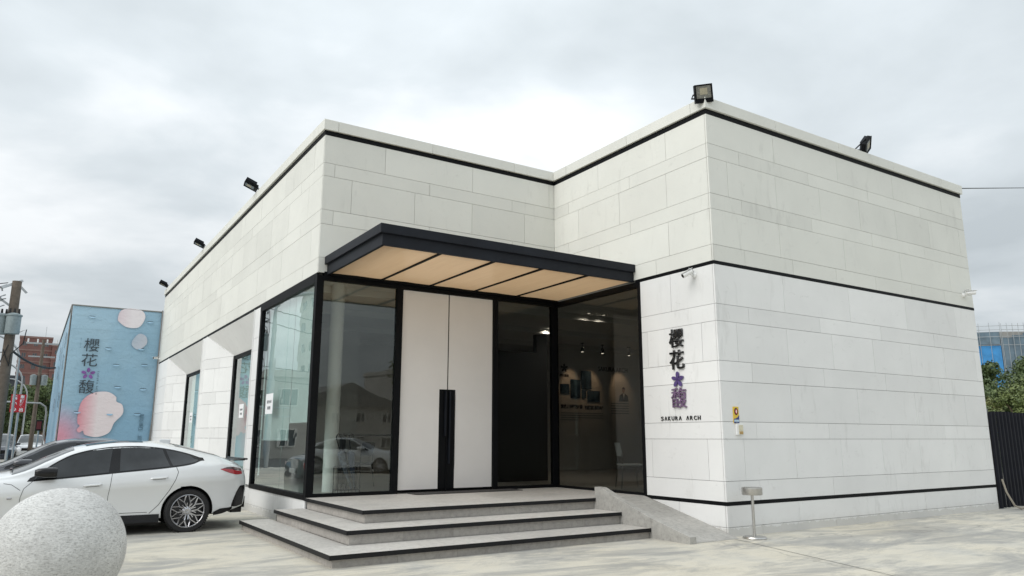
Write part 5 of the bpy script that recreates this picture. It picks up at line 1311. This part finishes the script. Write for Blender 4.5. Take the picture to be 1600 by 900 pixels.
def tree(label, x, y, s_, kind, rz, z=0, group='trees beyond the fence'):
    o = thing('tree', label, 'tree', (x, y, z), rz, group); o.scale = (s_,)*3
    for nm, m in (('crown', protos[kind][0]), ('trunk', protos[kind][1])):
        c = bpy.data.objects.new(nm, m); COL.objects.link(c); c.parent = o
    return o
# trees right of the building, beyond the fence
hl = MB(); hl.grid([[(x, y, max(0.0, min(1, (x - 34)/30))*1.2*(1 - .0*y)) for x in (32, 40, 50, 64, 90, 130)] for y in (-30, 0, 10, 25, 60)]); struct(hl.build('hill', M['leafb'], fix=False))
RT = [(41.0, 8.8, .74, 2, 0), (44.5, 11.0, .82, 1, 1), (46.0, 7.4, .86, 0, 2), (43.2, 4.6, .84, 1, 3), (50.5, 13.6, 1.05, 1, 4), (52.5, 9.6, 1.02, 2, 5), (57, 16.5, 1.12, 0, 6), (58.5, 11.8, 1.10, 1, 7), (49, 4.0, .98, 0, 8), (66, 16.0, 1.2, 1, 1), (38.6, 5.8, .70, 0, 9), (37.5, 8.4, .72, 0, 3), (64, 8.0, 1.2, 0, 2)]
wher = ['yellowish tree just right of the wall end, lowest before the netting', 'dark tree just behind the yellowish one', 'mid green tree in the middle of the row beyond the fence', 'dark tree near the right picture edge beyond the fence', 'tall dark tree under the bright blue netting', 'yellow green tree in front of the grey netting', 'far green tree left under the blue netting', 'far dark tree under the grey netting', 'green tree at the right picture edge beyond the fence', 'farthest dark tree at the foot of the netted building', 'small green tree nearest the fence top', 'small green tree at the wall end just above the fence', 'far green tree right under the grey netting']
for (x, y, s_, k, r_), wl in zip(RT, wher): tree(wl, x, y, s_*.735, k, r_*1.3, max(0, (x - 36)/30)*.9)
LT = [(-6.2, 66, .72, 1, 0), (-4.6, 70, .80, 0, 1), (-3.3, 62, .72, 1, 2), (-8.5, 64, .8, 1, 3), (-2.2, 74, .95, 0, 4)]
for (x, y, s_, k, r_), wl in zip(LT, ('dark tree under the red board at the left', 'green tree between the lamp posts at the left', 'dark tree behind the red signal box', 'dark tree at the left picture edge', 'green tree just left of the banner box')): tree(wl, x, y, s_, k, r_*1.7, 0, 'trees along the far road')
# building under construction
nb = thing('netted_building', 'far building site wrapped in bright blue and grey netting with scaffolding', 'building', (0, 0, 0))
c0, c1, c2 = Vector((150.5, 65.5, 0)), Vector((159.7, 59.2, 0)), Vector((178, 47, 0)); H = 23.3; back = Vector((12, 22, 0))
c0 = Vector((154.0, 64.0, 0)) ; c2 = Vector((176, 47.5, 0)); c0 = c1 + (Vector((-12.0, 14.5, 0)))
def wallquad(name, a, b, z0, z1, mat, off, parent=nb, th=.25):
    d = (b - a).normalized(); n = Vector((d.y, -d.x, 0))
    mb = MB(); v = []
    for o_ in (off, off - th):
        for p, z in ((a, z0), (b, z0), (b, z1), (a, z1)): q = p + n*o_; v.append((q.x, q.y, z))
    mb._add(v, [(0, 1, 2, 3), (7, 6, 5, 4), (0, 4, 5, 1), (1, 5, 6, 2), (2, 6, 7, 3), (3, 7, 4, 0)]); return mb.build(name, M[mat], parent)
mb = MB(); mb.prism([(p.x, p.y) for p in (c0, c1, c2, c2 + back, c0 + back)], 'z', 0, H - .6); mb.build('concrete_frame', M['conc'], nb)
for k in range(5):
    p = c0 + (c1 - c0)*k/5; q = c0 + (c1 - c0)*(k + 1)/5
    wallquad('net_sheet', p, q - (q - p)*.02, 2, 19.8, 'netblue', .6 + .1*(k % 2)); wallquad('net_sheet', p, q - (q - p)*.02, 20.1, 22.6, 'netgrey', .5)
for k in range(9):
    p = c1 + (c2 - c1)*k/9; q = c1 + (c2 - c1)*(k + 1)/9
    wallquad('net_sheet', p, q - (q - p)*.02, 2, 21.4 + .5*(k % 3), 'netgrey', .6 + .08*(k % 2))
mb = MB()
for a, b, n_ in ((c0, c1, 10), (c1, c2, 18)):
    d = (b - a); nn = Vector((d.y, -d.x, 0)).normalized()*.95
    for k in range(n_ + 1): p = a + d*k/n_ + nn; mb.tube([(p.x, p.y, 2), (p.x, p.y, H + .7 + .6*random.random())], .05, 4)
    for z in (19.9, 21.6, H - .3, H + .5): mb.tube([tuple(a + nn + Vector((0, 0, z))), tuple(b + nn + Vector((0, 0, z)))], .05, 4)
mb.build('scaffold_poles', M['galv'], nb)
# fence
fc = thing('sheet_fence', 'tall dark navy corrugated metal fence running from the right end of the wall', 'fence', (0, 0, 0))
FX0 = 13.50; pit = .16; mm = None
mb = MB(); mb.prism([(0, 0), (.03, -.035), (.075, -.035), (.105, 0), (.156, 0), (.156, .008), (.10, .008), (.07, -.027), (.035, -.027), (.005, .008)], 'z', .02, 2.04); mm = mb.mesh('fence_sheet'); mm.materials.append(M['fence'])
for k in range(52):
    o = bpy.data.objects.new('fence_sheet', mm); COL.objects.link(o); o.parent = fc; o.location = (FX0 + pit*k, -4.36 + random.uniform(-.004, .004), random.uniform(-.008, .008)); o.rotation_euler = (0, 0, random.uniform(-.012, .012))
mb = MB(); mb.box(FX0, FX0 + pit*52, -4.34, -4.29, .3, .36); mb.box(FX0, FX0 + pit*52, -4.34, -4.29, 1.7, 1.76); mb.build('rail', M['tube'], fc)
for k in range(5): 
    mb = MB(); mb.box(FX0 + .1 + 2*k, FX0 + .16 + 2*k, -4.285, -4.22, 0, 2.1); mb.build('post', M['tube'], fc)
mb = MB(); mb.tube([(13.50, -4.47, .62), (13.52, -4.52, .35), (13.62, -4.6, .08), (13.75, -4.66, .025), (13.9, -4.62, .02), (14.1, -4.66, .02)], .02, 8)
tag(mb.build('hose', simple('old_hose', (.30, .27, .22), .7), smooth=True), 'old pale hose hanging by the fence at the wall end', 'hose')

# places seen only as reflections in the glass: houses and trees across the street, a tower up the road
block('town_house', 'pale two-storey house mirrored in the front glass beside the sedan', 1.5, 11.5, -62, -50, 5.4, M['plaster2'], (.4, .5), 2, 4, dirs='+y', gable=False)
block('town_house', 'gabled grey house mirrored in the front glass next to the doors', 14.5, 24, -62, -50, 4.2, M['plaster'], (.4, .5), 2, 4, dirs='+y', gable=True)
block('town_house', 'grey flat-roofed house across the forecourt behind the viewer', 25.5, 38, -62, -50, 7.6, M['plaster'], (.45, .45), 2, 5, dirs='+y')
block('town_house', 'pale house across the forecourt at the left behind the viewer', -12, .5, -62, -50, 7.0, M['plaster2'], (.4, .5), 2, 4, dirs='+y')
block('apartment_tower', 'grey apartment tower mirrored in the corner side glass', -48, -31.5, 93, 107, 48, M['plaster2'], (.5, .45), 14, 4, dirs='+x,-y')
block('low_building', 'grey flat-roofed building up the road mirrored in the side glass', -22, -10.2, 42, 56, 5.8, M['plaster'], (.45, .45), 2, 4, dirs='+x,-y')
block('low_building', 'pale shop building left of the road mirrored in the side glass', -28, -17, 18, 36, 4.6, M['plaster2'], (.5, .45), 2, 4, dirs='+x')
tree('leafy tree mirrored at the top of the front glass beside the doors', 13.6, -20.5, .95, 0, .4, 0, 'trees across the street')
for x, y, s_, k in ((29, -42, .7, 1),): tree({-4: 'dark tree before the pale house at the left behind the viewer', 17: 'green tree before the gabled house behind the viewer', 29: 'dark tree before the grey flat-roofed house behind the viewer'}[x], x, y, s_, k, x*.3, 0, 'trees across the street')
